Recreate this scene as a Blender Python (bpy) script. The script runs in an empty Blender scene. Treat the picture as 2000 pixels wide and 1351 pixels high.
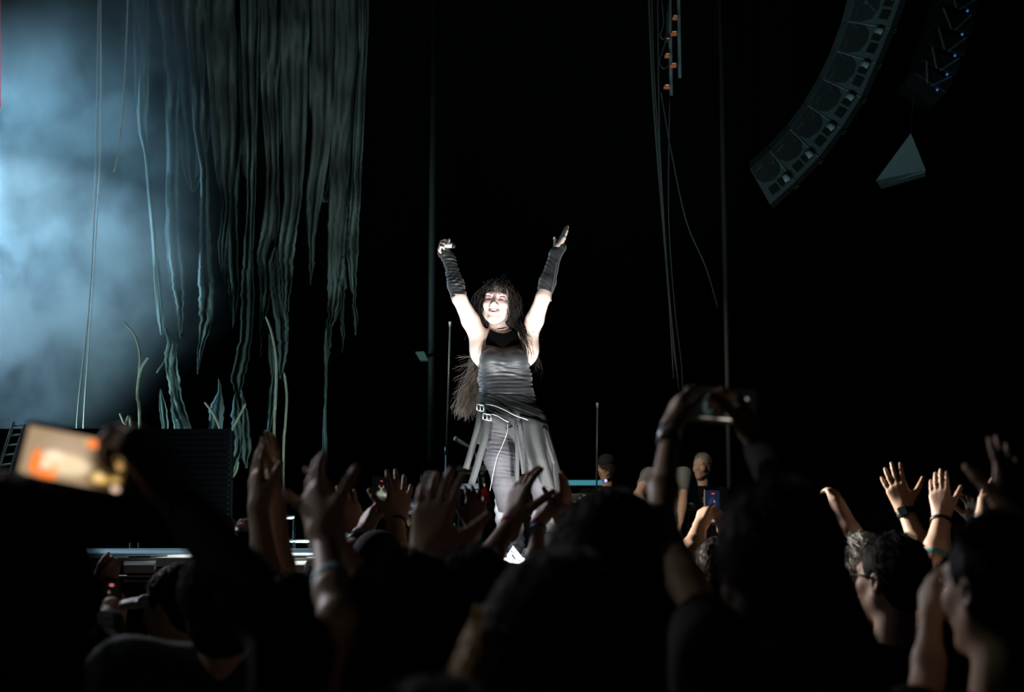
import bpy, math, random
import numpy as np
from mathutils import Vector, Matrix

random.seed(7)
rng = np.random.default_rng(7)
scene = bpy.context.scene
COL = scene.collection

# ------------------------------------------------------------------ camera
FPX = 2777.8                      # 50 mm on a 36 mm sensor, 2000 px wide
CAM = np.array([0.0, 0.0, 1.75])
PITCH = math.atan((1040 - 675.5) / FPX)
cam_data = bpy.data.cameras.new('camera')
cam_data.lens = 50.0
cam_data.sensor_width = 36.0
cam_data.clip_start = 0.05
cam_data.clip_end = 200
cam_data.dof.use_dof = True
cam_data.dof.focus_distance = 8.05
cam_data.dof.aperture_fstop = 2.8
cam = bpy.data.objects.new('camera', cam_data)
cam.location = CAM
cam.rotation_euler = (math.pi / 2 + PITCH, 0, 0)
COL.objects.link(cam)
scene.camera = cam

# ------------------------------------------------------------------ world, exposure
world = bpy.data.worlds.new('night')
scene.world = world
world.use_nodes = True
world.node_tree.nodes['Background'].inputs[0].default_value = (0.35, 0.55, 0.6, 1)
world.node_tree.nodes['Background'].inputs[1].default_value = 0.0012
scene.view_settings.view_transform = 'Standard'
scene.view_settings.look = 'None'
scene.view_settings.exposure = 0.0
scene.view_settings.gamma = 1.0
scene.view_settings.use_curve_mapping = False

scene.cycles.max_bounces = 5; scene.cycles.diffuse_bounces = 2; scene.cycles.glossy_bounces = 2; scene.cycles.volume_bounces = 0; scene.cycles.volume_step_rate = 2.0; scene.cycles.volume_max_steps = 256

SP, CP = math.sin(PITCH), math.cos(PITCH)
def W(px, py, Y):
    """world point on the depth plane y = Y that the photograph shows at pixel (px, py)"""
    u = (px - 1000) / FPX; v = -(py - 675.5) / FPX
    d = np.array([u, CP - v * SP, SP + v * CP])
    return CAM + d * (Y / d[1])

# ------------------------------------------------------------------ lights of the show and added fills
def spot(name, loc, target, power, color, angle, blend=0.5, radius=0.1):
    l = bpy.data.lights.new(name, 'SPOT')
    l.energy = power; l.color = color; l.spot_size = math.radians(angle); l.spot_blend = blend
    l.shadow_soft_size = radius
    o = bpy.data.objects.new(name, l)
    o.location = loc
    o.rotation_euler = (Vector(target) - Vector(loc)).to_track_quat('-Z', 'Y').to_euler()
    COL.objects.link(o)
    return o
# footlights on the stage lip, throwing up at the singer
FOOT = [(-0.34, 7.26, 1.70), (0.27, 7.30, 1.70)]
spot('footlight_beam', FOOT[0], (-0.02, 8.0, 2.6), 115, (0.97, 0.98, 1.0), 92, 0.6, 0.05)
spot('footlight_beam', FOOT[1], (0.02, 8.0, 2.6), 98, (1.0, 0.97, 0.94), 92, 0.6, 0.05)
# added fill lamp, low in the pit, brightening the singer's hips from the front
PIT = (0.12, 5.95, 1.42)
spot('pit_fill_beam', PIT, (0.02, 8.0, 2.5), 235, (0.97, 0.98, 1.0), 46, 0.6, 0.06)
# added steep top light from behind that whitens the walkway
spot('top_beam', (-0.9, 12.2, 9.2), (-0.98, 7.2, 1.64), 5200, (0.95, 1.0, 0.98), 11, 0.5, 0.1)
spot('top_beam', (1.2, 12.2, 9.2), (1.05, 7.2, 1.64), 4200, (0.95, 1.0, 0.98), 10, 0.5, 0.1)
# low side light from the wing on the left, skimming over the crowd
spot('side_light_beam', (-5.0, 9.6, 3.3), (1.74, 4.75, 1.95), 8800, (1.0, 0.88, 0.76), 13.5, 0.7, 0.2)
spot('side_light_beam', (-5.2, 9.6, 4.9), (-0.2, 3.3, 1.75), 820, (0.92, 0.88, 0.97), 34, 0.8, 0.2)
# added weak fill high at the left, giving dim edges to the front rows
spot('front_row_fill_beam', (-7.0, 4.2, 4.8), (0.4, 2.3, 1.6), 105, (0.92, 0.95, 0.84), 34, 0.9, 0.2)
# upstage wash that colours the smoke and grazes the torn drapes
spot('smoke_beam', (-9.0, 14.6, 6.6), (-4.35, 12.0, 3.45), 6200, (0.40, 0.74, 1.0), 29, 0.14, 0.06)
spot('smoke_beam', (-9.0, 14.6, 5.9), (-4.5, 12.0, 5.0), 5000, (0.32, 0.70, 1.0), 29, 0.9, 0.2)
spot('drape_wash', (-1.15, 10.85, 0.95), (-2.25, 12.6, 3.4), 210, (0.66, 1.0, 0.93), 74, 0.9, 0.2)
spot('drape_wash', (-3.95, 11.5, 1.7), (-2.2, 12.5, 4.0), 240, (0.60, 1.0, 0.95), 70, 0.9, 0.1)
# weak light on the band area and on the hanging speakers
spot('band_light', (-1.5, 9.9, 4.6), (1.6, 13.3, 2.2), 340, (1.0, 0.80, 0.60), 46, 0.7, 0.1)
spot('speaker_wash', (-0.6, 8.6, 1.9), (2.4, 11.3, 5.6), 190, (0.50, 0.95, 1.0), 40, 0.9, 0.3)

# ------------------------------------------------------------------ materials
MATS = {}
def mat(name, color, rough=0.6, metal=0.0, var=0.25, scale=20.0, bump=0.0, sheen=0.0, emit=None, estr=0.0, spec=0.5):
    if name in MATS: return MATS[name]
    m = bpy.data.materials.new(name); m.use_nodes = True
    nt = m.node_tree; b = nt.nodes['Principled BSDF']
    tc = nt.nodes.new('ShaderNodeTexCoord'); nz = nt.nodes.new('ShaderNodeTexNoise')
    nz.inputs['Scale'].default_value = scale; nz.inputs['Detail'].default_value = 4
    nt.links.new(tc.outputs['Object'], nz.inputs['Vector'])
    mix = nt.nodes.new('ShaderNodeMix'); mix.data_type = 'RGBA'
    c = np.array(color[:3])
    mix.inputs[6].default_value = (*np.clip(c * (1 - var), 0, 1), 1)
    mix.inputs[7].default_value = (*np.clip(c * (1 + var), 0, 1), 1)
    nt.links.new(nz.outputs['Fac'], mix.inputs[0]); nt.links.new(mix.outputs[2], b.inputs['Base Color'])
    b.inputs['Roughness'].default_value = rough; b.inputs['Metallic'].default_value = metal
    b.inputs['Specular IOR Level'].default_value = spec
    if sheen: b.inputs['Sheen Weight'].default_value = sheen
    if bump:
        bp = nt.nodes.new('ShaderNodeBump'); bp.inputs['Strength'].default_value = bump; bp.inputs['Distance'].default_value = 0.01
        nt.links.new(nz.outputs['Fac'], bp.inputs['Height']); nt.links.new(bp.outputs[0], b.inputs['Normal'])
    if emit:
        b.inputs['Emission Color'].default_value = (*emit, 1); b.inputs['Emission Strength'].default_value = estr
    MATS[name] = m
    return m

def screen_mat(name, base, blobs, strength):
    """a lit screen: soft coloured ellipses (u, v, ru, rv, colour, hardness) over a base colour, laid out in UV"""
    m = bpy.data.materials.new(name); m.use_nodes = True
    nt = m.node_tree; b = nt.nodes['Principled BSDF']
    tc = nt.nodes.new('ShaderNodeTexCoord'); prev = None
    rgb = nt.nodes.new('ShaderNodeRGB'); rgb.outputs[0].default_value = (*base, 1); prev = rgb.outputs[0]
    for (u, v, ru, rv, c, hard) in blobs:
        mp = nt.nodes.new('ShaderNodeMapping'); mp.vector_type = 'TEXTURE'
        mp.inputs['Location'].default_value = (u, v, 0); mp.inputs['Scale'].default_value = (ru, rv, 1)
        nt.links.new(tc.outputs['UV'], mp.inputs['Vector'])
        ln = nt.nodes.new('ShaderNodeVectorMath'); ln.operation = 'LENGTH'
        nt.links.new(mp.outputs[0], ln.inputs[0])
        mr = nt.nodes.new('ShaderNodeMapRange'); mr.interpolation_type = 'SMOOTHSTEP'
        mr.inputs['From Min'].default_value = 1.0; mr.inputs['From Max'].default_value = hard
        nt.links.new(ln.outputs['Value'], mr.inputs['Value'])
        mx = nt.nodes.new('ShaderNodeMix'); mx.data_type = 'RGBA'
        mx.inputs[7].default_value = (*c, 1)
        nt.links.new(mr.outputs[0], mx.inputs[0]); nt.links.new(prev, mx.inputs[6]); prev = mx.outputs[2]
    b.inputs['Base Color'].default_value = (0.01, 0.01, 0.01, 1); b.inputs['Roughness'].default_value = 0.25
    nt.links.new(prev, b.inputs['Emission Color']); b.inputs['Emission Strength'].default_value = strength
    return m

# ------------------------------------------------------------------ object helpers
def tag(o, label=None, cat=None, group=None, kind=None):
    if label: o['label'] = label
    if cat: o['category'] = cat
    if group: o['group'] = group
    if kind: o['kind'] = kind
    return o
def empty(name, loc, label, cat, group=None):
    o = bpy.data.objects.new(name, None); o.empty_display_size = 0.1
    o.location = tuple(float(v) for v in loc); COL.objects.link(o)
    return tag(o, label, cat, group)

def root_of(o):
    p = np.zeros(3)
    while o is not None:
        p = p + np.array(o.location); o = o.parent
    return p

def mesh_obj(name, V, F, material, parent=None, smooth=True, solid=0.0, uv=None):
    V = np.asarray(V, dtype=np.float64)
    me = bpy.data.meshes.new(name)
    loc = np.zeros(3)
    if parent is None:
        loc = np.array([(V[:, 0].min() + V[:, 0].max()) / 2, (V[:, 1].min() + V[:, 1].max()) / 2, V[:, 2].min()])
        V = V - loc
    else:
        V = V - root_of(parent)
    if isinstance(F, np.ndarray):
        n = len(F); k = F.shape[1]
        me.vertices.add(len(V)); me.vertices.foreach_set('co', V.astype(np.float32).ravel())
        me.loops.add(n * k); me.loops.foreach_set('vertex_index', F.astype(np.int32).ravel())
        me.polygons.add(n); me.polygons.foreach_set('loop_start', np.arange(0, n * k, k, dtype=np.int32))
        me.update(calc_edges=True)
    else:
        me.from_pydata([tuple(v) for v in V], [], F)
    if smooth: me.polygons.foreach_set('use_smooth', np.ones(len(me.polygons), dtype=bool))
    me.validate()
    if uv is not None:
        l = me.uv_layers.new(name='UVMap')
        for i, lp in enumerate(me.loops): l.data[i].uv = uv[lp.vertex_index]
    o = bpy.data.objects.new(name, me)
    if material: me.materials.append(material)
    if parent is None: o.location = tuple(loc)
    else: o.parent = parent
    COL.objects.link(o)
    if solid:
        s = o.modifiers.new('thickness', 'SOLIDIFY'); s.thickness = solid; s.offset = 0
    return o

def nrm(v):
    v = np.asarray(v, dtype=float); return v / (np.linalg.norm(v) + 1e-12)
def frame(z, hint):
    z = nrm(z); y = np.asarray(hint, float); y = y - z * np.dot(y, z)
    if np.linalg.norm(y) < 1e-6:
        y = np.array([0.3, 1, 0.2]); y = y - z * np.dot(y, z)
    y = nrm(y); return np.cross(y, z), y, z

class MB:
    """collects boxes, tubes, prisms and sheets into one mesh"""
    def __init__(s): s.v = []; s.f = []
    def add(s, V, F):
        o = len(s.v); s.v.extend([np.asarray(p, float) for p in V]); s.f.extend([tuple(i + o for i in q) for q in F]); return s
    def box(s, c, h, R=None, bev=0.0):
        c = np.asarray(c, float); R = np.eye(3) if R is None else np.asarray(R).T   # columns = axes
        x, y, z = h; b = min(bev, x * .9, y * .9, z * .9)
        if b <= 0:
            P = [(sx * x, sy * y, sz * z) for sz in (-1, 1) for sy in (-1, 1) for sx in (-1, 1)]
            F = [(0, 2, 3, 1), (4, 5, 7, 6), (0, 1, 5, 4), (2, 6, 7, 3), (0, 4, 6, 2), (1, 3, 7, 5)]
        else:
            P = []; F = []
            ring = lambda z_, i: [(x - i, y, z_), (x, y - i, z_), (x, -y + i, z_), (x - i, -y, z_), (-x + i, -y, z_), (-x, -y + i, z_), (-x, y - i, z_), (-x + i, y, z_)]
            inn = lambda z_: [(px * (1 - b / x), py * (1 - b / y), z_) for px, py, _ in ring(z_, b)]
            for r in (inn(-z), ring(-z + b, b), ring(z - b, b), inn(z)): P += r
            for k in range(3):
                for i in range(8):
                    a, d = k * 8 + i, k * 8 + (i + 1) % 8; F.append((a, a + 8, d + 8, d))
            F.append(tuple(range(0, 8))); F.append(tuple(range(31, 23, -1)))
        return s.add([c + R @ np.array(p) for p in P], F)
    def tube(s, pts, rad, n=8, caps=True, flat=None):
        pts = [np.asarray(p, float) for p in pts]; m = len(pts)
        if np.isscalar(rad): rad = [rad] * m
        hint = np.array([0.21, 1, 0.13]); V = []; F = []
        for i, p in enumerate(pts):
            d = pts[min(i + 1, m - 1)] - pts[max(i - 1, 0)]
            X, Yv, Z = frame(d, hint); hint = Yv
            fl = 1.0 if flat is None else flat
            for k in range(n):
                a = 2 * math.pi * k / n
                V.append(p + rad[i] * (math.cos(a) * X + fl * math.sin(a) * Yv))
        for i in range(m - 1):
            for k in range(n):
                a, b = i * n + k, i * n + (k + 1) % n; F.append((a, b, b + n, a + n))
        if caps: F.append(tuple(range(n - 1, -1, -1))); F.append(tuple(range((m - 1) * n, m * n)))
        return s.add(V, F)
    def prism(s, poly, off):
        poly = [np.asarray(p, float) for p in poly]; off = np.asarray(off, float); n = len(poly)
        V = poly + [p + off for p in poly]
        F = [tuple(range(n)), tuple(range(2 * n - 1, n - 1, -1))] + [(i, i + n, (i + 1) % n + n, (i + 1) % n) for i in range(n)]
        return s.add(V, F)
    def sheet(s, G):
        nv, nu = len(G), len(G[0]); V = [p for r in G for p in r]
        return s.add(V, [(j * nu + i, j * nu + i + 1, (j + 1) * nu + i + 1, (j + 1) * nu + i) for j in range(nv - 1) for i in range(nu - 1)])
    def build(s, name, material, parent=None, smooth=False, solid=0.0):
        return mesh_obj(name, np.array(s.v), s.f, material, parent, smooth, solid)

def spline(pts, n):
    """Catmull-Rom through control points"""
    P = [np.asarray(p, float) for p in pts]; P = [2 * P[0] - P[1]] + P + [2 * P[-1] - P[-2]]
    out = []
    for t in np.linspace(0, len(P) - 3 - 1e-9, n):
        i = int(t); u = t - i; a, b, c, d = P[i:i + 4]
        out.append(0.5 * ((2 * b) + (-a + c) * u + (2 * a - 5 * b + 4 * c - d) * u * u + (-a + 3 * b - 3 * c + d) * u ** 3))
    return out

# ------------------------------------------------------------------ implicit modelling (smooth unions -> one continuous surface)
def cap(a, b, ra, rb, k=0.02, op=1): return ('c', np.asarray(a, float), np.asarray(b, float), ra, rb, k, op)
def ell(c, r, R=None, k=0.02, op=1): return ('e', np.asarray(c, float), np.asarray(r, float) * np.ones(3), np.eye(3) if R is None else np.asarray(R), 0, k, op)

def surface(prims, vox, post=None, pad=0.0, inflate=0.0):
    lo = np.full(3, 1e9); hi = -lo
    boxes = []
    for p in prims:
        if p[0] == 'c':
            r = max(p[3], p[4]); a = np.minimum(p[1], p[2]) - r; b = np.maximum(p[1], p[2]) + r
        else:
            r = p[2].max(); a = p[1] - r; b = p[1] + r
        boxes.append((a, b))
        if p[6] > 0: lo = np.minimum(lo, a); hi = np.maximum(hi, b)
    m = 3 * vox + pad + inflate; lo = lo - m; hi = hi + m
    N = np.ceil((hi - lo) / vox).astype(int) + 1
    ax = [lo[i] + vox * np.arange(N[i]) for i in range(3)]
    F = np.full(N, 0.2, dtype=np.float32)
    for p, (a, b) in zip(prims, boxes):
        e = p[5] + 2.5 * vox + inflate + 0.01
        i0 = np.maximum(np.floor((a - e - lo) / vox).astype(int), 0); i1 = np.minimum(np.ceil((b + e - lo) / vox).astype(int) + 1, N)
        if (i1 <= i0).any(): continue
        x = ax[0][i0[0]:i1[0]][:, None, None]; y = ax[1][i0[1]:i1[1]][None, :, None]; z = ax[2][i0[2]:i1[2]][None, None, :]
        if p[0] == 'c':
            A, B, ra, rb = p[1:5]; d = B - A; L = max(np.dot(d, d), 1e-12)
            qx, qy, qz = x - A[0], y - A[1], z - A[2]
            t = np.clip((qx * d[0] + qy * d[1] + qz * d[2]) / L, 0, 1)
            D = np.sqrt((qx - t * d[0]) ** 2 + (qy - t * d[1]) ** 2 + (qz - t * d[2]) ** 2) - (ra + (rb - ra) * t)
        else:
            C, r, R = p[1:4]; q = (x - C[0], y - C[1], z - C[2])
            u = [R[i][0] * q[0] + R[i][1] * q[1] + R[i][2] * q[2] for i in range(3)]
            k0 = np.sqrt((u[0] / r[0]) ** 2 + (u[1] / r[1]) ** 2 + (u[2] / r[2]) ** 2)
            k1 = np.sqrt((u[0] / r[0] ** 2) ** 2 + (u[1] / r[1] ** 2) ** 2 + (u[2] / r[2] ** 2) ** 2) + 1e-9
            D = k0 * (k0 - 1) / k1
        S = F[i0[0]:i1[0], i0[1]:i1[1], i0[2]:i1[2]]; k = max(p[5], 1e-5)
        if p[6] > 0:
            h = np.maximum(k - np.abs(S - D), 0) / k; S[...] = np.minimum(S, D) - h * h * k * 0.25
        else:
            h = np.maximum(k - np.abs(S + D), 0) / k; S[...] = np.maximum(S, -D) + h * h * k * 0.25
    if inflate: F -= inflate
    if post is not None:
        F = post(F, ax[0][:, None, None], ax[1][None, :, None], ax[2][None, None, :]).astype(np.float32)
    F[0], F[-1], F[:, 0], F[:, -1], F[:, :, 0], F[:, :, -1] = 1, 1, 1, 1, 1, 1
    s = F < 0
    cnt = np.zeros(np.array(F.shape) - 1, dtype=np.int8)
    offs = [(i, j, k) for i in (0, 1) for j in (0, 1) for k in (0, 1)]
    sl = lambda o: tuple(slice(q, F.shape[n] - 1 + q) for n, q in enumerate(o))
    for o in offs: cnt += s[sl(o)]
    act = (cnt > 0) & (cnt < 8)
    ids = np.full(act.shape, -1, dtype=np.int32); I = np.nonzero(act); n = len(I[0]); ids[act] = np.arange(n)
    val = [F[I[0] + o[0], I[1] + o[1], I[2] + o[2]] for o in offs]
    P = np.zeros((n, 3)); Cn = np.zeros(n)
    for ia in range(8):
        for ib in range(ia + 1, 8):
            oa, ob = np.array(offs[ia]), np.array(offs[ib])
            if np.abs(oa - ob).sum() != 1: continue
            va, vb = val[ia], val[ib]; mk = (va < 0) != (vb < 0)
            t = np.where(mk, va / np.where(mk, va - vb, 1), 0)
            P += np.where(mk[:, None], oa + t[:, None] * (ob - oa), 0); Cn += mk
    V = lo + vox * (np.stack(I, 1) + P / np.maximum(Cn, 1)[:, None])
    Q = []
    for axis in range(3):
        b, c = (axis + 1) % 3, (axis + 2) % 3
        s0 = [slice(1, -1)] * 3; s1 = [slice(1, -1)] * 3; s0[axis] = slice(0, -1); s1[axis] = slice(1, None)
        m0 = s[tuple(s0)]; m1 = s[tuple(s1)]
        for flip, msk in ((False, m0 & ~m1), (True, ~m0 & m1)):
            E = np.stack(np.nonzero(msk), 1)
            if len(E) == 0: continue
            E[:, b] += 1; E[:, c] += 1
            quad = []
            for db, dc in ((-1, -1), (0, -1), (0, 0), (-1, 0)):
                e = E.copy(); e[:, b] += db; e[:, c] += dc; quad.append(ids[e[:, 0], e[:, 1], e[:, 2]])
            quad = np.stack(quad, 1); Q.append(quad[:, ::-1] if flip else quad)
    return V, np.concatenate(Q)

def sdf_obj(name, prims, vox, material, parent=None, post=None, inflate=0.0, smooth_it=0):
    V, Q = surface(prims, vox, post, 0.0, inflate)
    for _ in range(smooth_it):
        acc = np.zeros_like(V); c = np.zeros(len(V))
        for a, b in ((0, 1), (1, 2), (2, 3), (3, 0)):
            np.add.at(acc, Q[:, a], V[Q[:, b]]); np.add.at(acc, Q[:, b], V[Q[:, a]]); np.add.at(c, Q[:, a], 1); np.add.at(c, Q[:, b], 1)
        V = V * 0.4 + 0.6 * acc / c[:, None]
    return mesh_obj(name, V, Q, material, parent)

# ------------------------------------------------------------------ anatomy
def hand_prims(wr, tip, palm, side, curl=0.25, spread=0.12, thumb=0.7, tcurl=0.2, scale=None, tl=1.0):
    """hand from wrist to middle fingertip; palm = direction the palm faces; side 'L'/'R'; five bent fingers of unequal length"""
    wr = np.asarray(wr, float); tip = np.asarray(tip, float)
    s = scale or np.linalg.norm(tip - wr) / (0.185 * (1 - 0.18 * min(curl, 1.2)))
    _, Yv, Z = frame(tip - wr, palm); X = np.cross(Yv, Z) * (1 if side == 'L' else -1)
    T = lambda p: wr + s * (p[0] * X + p[1] * Yv + p[2] * Z)
    pr = [cap(wr - Z * 0.03 * s, T((0, 0, .015)), .027 * s, .026 * s, .01)]
    fx = [.031, .010, -.011, -.030]; fz = [.096, .100, .096, .086]; fl = [.073, .081, .075, .059]; fr = [.0096, .0098, .0094, .0083]
    for i in range(4):
        kx = fx[i]
        pr.append(cap(T((kx * .6, 0, .012)), T((kx, 0, fz[i] - .004)), .0165 * s, .0125 * s, .016))
        sp = (1.5 - i) * spread; c = curl * (1 + .18 * i); p = np.array([kx, 0, fz[i]]); ang = 0.0
        for j, fr_ in enumerate((.46, .30, .24)):
            ang += c * (1.0, 1.15, .75)[j]
            d = np.array([math.sin(sp) * math.cos(ang), math.sin(ang), math.cos(sp) * math.cos(ang)])
            q = p + d * fl[i] * fr_
            pr.append(cap(T(p), T(q), fr[i] * (1 - .09 * j) * s, fr[i] * (.93 - .1 * j) * s, .005)); p = q
    pr.append(ell(T((.026, .010, .040)), np.array([.017, .015, .032]) * s, None, .012))
    a = thumb; p = np.array([.022, .006, .022])
    for j, L in enumerate((.044, .036, .030)):
        d = nrm([math.sin(a), .28 + tcurl * j, math.cos(a)])
        q = p + d * L * (tl if j else 1)
        pr.append(cap(T(p), T(q), (.0145, .0118, .0105)[j] * s, (.0125, .0108, .0088)[j] * s, (.014, .006, .005)[j])); p = q; a -= .16
    return pr

def head_prims(C, f, u, s=1.0, mouth=0.0, beard=False):
    r, f_, u_ = None, nrm(f), None
    u_ = np.asarray(u, float); u_ = nrm(u_ - f_ * np.dot(u_, f_)); r = np.cross(f_, u_)
    T = lambda p: C + s * (p[0] * r + p[1] * f_ + p[2] * u_)
    R = np.stack([r, f_, u_])
    e = lambda c, rad, k=.02, op=1: ell(T(c), np.array(rad) * s, R, k, op)
    c_ = lambda a, b, ra, rb, k=.02, op=1: cap(T(a), T(b), ra * s, rb * s, k, op)
    P = [e((0, -.014, .035), (.075, .094, .085)), e((0, .026, -.022), (.060, .063, .084), .03)]
    for q in (-1, 1):
        P += [c_((q * .050, .004, -.050), (q * .012, .062, -.094), .021, .017, .03), e((q * .040, .062, -.020), (.020, .018, .020), .03)]
    P += [c_((-.038, .074, .030), (.038, .074, .030), .012, .012, .022),
          c_((0, .082, .016), (0, .102, -.020), .0075, .0105, .012), e((.011, .094, -.026), (.008, .009, .007), .008), e((-.011, .094, -.026), (.008, .009, .007), .008),
          e((0, .070, -.092), (.019, .016, .015), .025), e((0, .082, -.052), (.027, .014, .020), .02)]
    for q in (-1, 1):
        P += [e((q * .031, .094, .011), (.017, .013, .011), .012, -1), e((q * .031, .072, .009), (.0135, .0130, .0125), .004),
              e((q * .074, -.006, -.004), (.009, .019, .031), .008), e((q * .080, -.002, -.002), (.006, .010, .018), .004, -1)]
    if mouth:
        P += [e((0, .097, -.0545), (.0275, .022, .0085 * mouth), .005, -1), e((.022, .092, -.049), (.008, .016, .005), .005, -1), e((-.022, .092, -.049), (.008, .016, .005), .005, -1)]
    return P, T, R

def ring(mb, a, b, t, r, w, n=14, th=0.003):
    """a band round the limb a->b at fraction t"""
    a, b = np.asarray(a, float), np.asarray(b, float); X, Yv, Z = frame(b - a, (0.1, 1, 0.2)); c = a + (b - a) * t
    for i in range(n):
        pass
    V = []; F = []
    prof = [(r, -w), (r + th, -w * .8), (r + th, w * .8), (r, w), (r - .004, w), (r - .004, -w)]
    m = len(prof)
    for k in range(n):
        an = 2 * math.pi * k / n
        for rr, zz in prof: V.append(c + rr * (math.cos(an) * X + math.sin(an) * Yv) + zz * Z)
    for k in range(n):
        for j in range(m):
            a_, b_ = k * m + j, k * m + (j + 1) % m; k2 = ((k + 1) % n) * m
            F.append((a_, k2 + j, k2 + (j + 1) % m, b_))
    mb.add(V, F); return mb

def strand_mesh(P, r0, r1, seed=0):
    """P: N x S x 3 strand paths -> thin tapered three sided tubes"""
    N, S_, _ = P.shape; rg = np.random.default_rng(seed)
    t = P[:, -1] - P[:, 0]; t /= np.linalg.norm(t, axis=1, keepdims=True) + 1e-9
    a = np.cross(t, rg.normal(size=(N, 3))); a /= np.linalg.norm(a, axis=1, keepdims=True) + 1e-9; b = np.cross(t, a)
    rad = (r0 + (r1 - r0) * np.linspace(0, 1, S_))[None, :, None] * rg.uniform(.6, 1.4, (N, 1, 1))
    V = np.stack([P + rad * (math.cos(q) * a[:, None] + math.sin(q) * b[:, None]) for q in (0, 2.094, 4.189)], 2)
    idx = np.arange(N * S_ * 3).reshape(N, S_, 3)
    F = [np.stack([idx[:, :-1, k], idx[:, :-1, (k + 1) % 3], idx[:, 1:, (k + 1) % 3], idx[:, 1:, k]], -1).reshape(-1, 4) for k in range(3)]
    return V.reshape(-1, 3), np.concatenate(F)

def head_hair(T, kind, seed, s=1.0, n=420, r=.0022):
    rg = np.random.default_rng(seed); d = rg.normal(size=(n * 3, 3)); d /= np.linalg.norm(d, axis=1, keepdims=True)
    ok = ~((d[:, 1] > .15) & (d[:, 2] < .55)) & (d[:, 2] > -.45); d = d[ok][:n]; n = len(d)
    big = {'short': .004, 'crop': .0, 'bob': .016, 'long': .016, 'big': .026}[kind]
    rad = np.array([.080 + big, .098 + big, .092 + big]); c = np.array([0, -.022, .040])
    p = c + rad * d
    S_ = 7; out = np.zeros((n, S_, 3)); L = {'short': .055, 'crop': .02, 'bob': .20, 'long': .36, 'big': .26}[kind] * rg.uniform(.6, 1.2, n)
    fl = np.array([0, -.55, -1.0]) + rg.normal(size=(n, 3)) * (.45 if kind in ('short', 'crop') else .18)
    fl = fl - d * np.sum(fl * d, 1, keepdims=True); fl /= np.linalg.norm(fl, axis=1, keepdims=True) + 1e-9
    lift = rg.uniform(.001, .012, n)
    for k in range(S_):
        u = k / (S_ - 1); step = L * u
        e = p + fl * np.minimum(step, .10)[:, None]; q = (e - c) / rad; q /= np.linalg.norm(q, axis=1, keepdims=True)
        w = c + rad * q + q * (lift * (.3 + u))[:, None]
        ex = np.maximum(step - .10, 0); w = w + np.stack([q[:, 0] * ex * .18, q[:, 1] * ex * .05, -ex], 1)
        if kind in ('bob', 'long', 'big'): w = w + .008 * u * np.stack([np.sin(k * 1.1 + lift * 900), np.cos(k * .9 + lift * 700), np.zeros(n)], 1)
        out[:, k] = w
    P = np.array([[T(v) for v in row] for row in out])
    return strand_mesh(P, r if kind != 'crop' else r * .55, r * .35, seed)
# ------------------------------------------------------------------ the setting
m_black = mat('black_masking', (0.004, 0.005, 0.005), 0.95, spec=0.1)
m_ground = mat('dark_asphalt', (0.02, 0.02, 0.021), 0.9, scale=60)
m_deck = mat('black_deck', (0.012, 0.012, 0.013), 0.8)
m_alu = mat('brushed_deck_plate', (0.78, 0.80, 0.80), 0.55, 0.0, var=0.08, scale=6)
m_metal = mat('dull_steel', (0.32, 0.36, 0.37), 0.45, 0.7)
m_dark_metal = mat('black_powder_coat', (0.02, 0.022, 0.024), 0.5, 0.2)
m_panel = mat('dark_slat_paint', (0.004, 0.006, 0.009), 0.8, spec=.2)

def slab(name, x0, x1, y0, y1, z0, z1, m):
    o = MB().box(((x0 + x1) / 2, (y0 + y1) / 2, (z0 + z1) / 2), ((x1 - x0) / 2, (y1 - y0) / 2, (z1 - z0) / 2)).build(name, m)
    return tag(o, kind='structure')
tag(slab('floor', -16, 16, -4, 20, -0.2, 0.0, m_ground), 'dark trampled ground under the standing crowd')
tag(slab('wall_back', -16, 16, 18.5, 18.8, 0, 11, m_black), 'black masking drape closing the back of the stage')
tag(slab('wall_left', -16.3, -16, -4, 18.8, 0, 11, m_black), 'black masking on the far left side of the stage')
tag(slab('wall_right', 16, 16.3, -4, 18.8, 0, 11, m_black), 'black masking on the far right side of the stage')
tag(slab('ceiling', -16, 16, 5.5, 18.8, 11, 11.2, m_black), 'black roof high over the stage')
tag(slab('stage_floor', -9, 9, 10.45, 18.4, 0.55, 0.75, m_deck), 'black stage floor behind the raised walkway')
tag(slab('stage_skirt', -9, 9, 10.45, 10.5, 0.0, 0.55, m_black), 'black skirt below the stage floor')

# raised walkway at the stage front: plates seen nearly edge on
ZT = 1.638
walk = tag(bpy.data.objects.new('stage_walkway', None), 'pale metal walkway along the stage front', None, None, 'structure'); COL.objects.link(walk)
walk.location = (0, 8.4, 0)
def xl(Y): return -1.97 - (Y - 6.5) * 0.29
ys = [6.5, 7.35, 8.2, 9.15, 10.4]
for a, b in zip(ys[:-1], ys[1:]):
    cuts = [-1, -0.62, -0.22, 0.18, 0.58, 1]
    for c0, c1 in zip(cuts[:-1], cuts[1:]):
        g = 0.006
        poly = [(-xl(a) * c0 + g, a + g, ZT), (-xl(a) * c1 - g, a + g, ZT), (-xl(b) * c1 - g, b - g, ZT), (-xl(b) * c0 + g, b - g, ZT)]
        MB().prism(poly, (0, 0, -0.04)).build('deck_plate', m_alu, walk)
body = MB().prism([(xl(6.5), 6.52, ZT - .05), (-xl(6.5), 6.52, ZT - .05), (-xl(10.4), 10.4, ZT - .05), (xl(10.4), 10.4, ZT - .05)], (0, 0, -(ZT - .06)))
body.build('walkway_base', m_black, walk)
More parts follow.
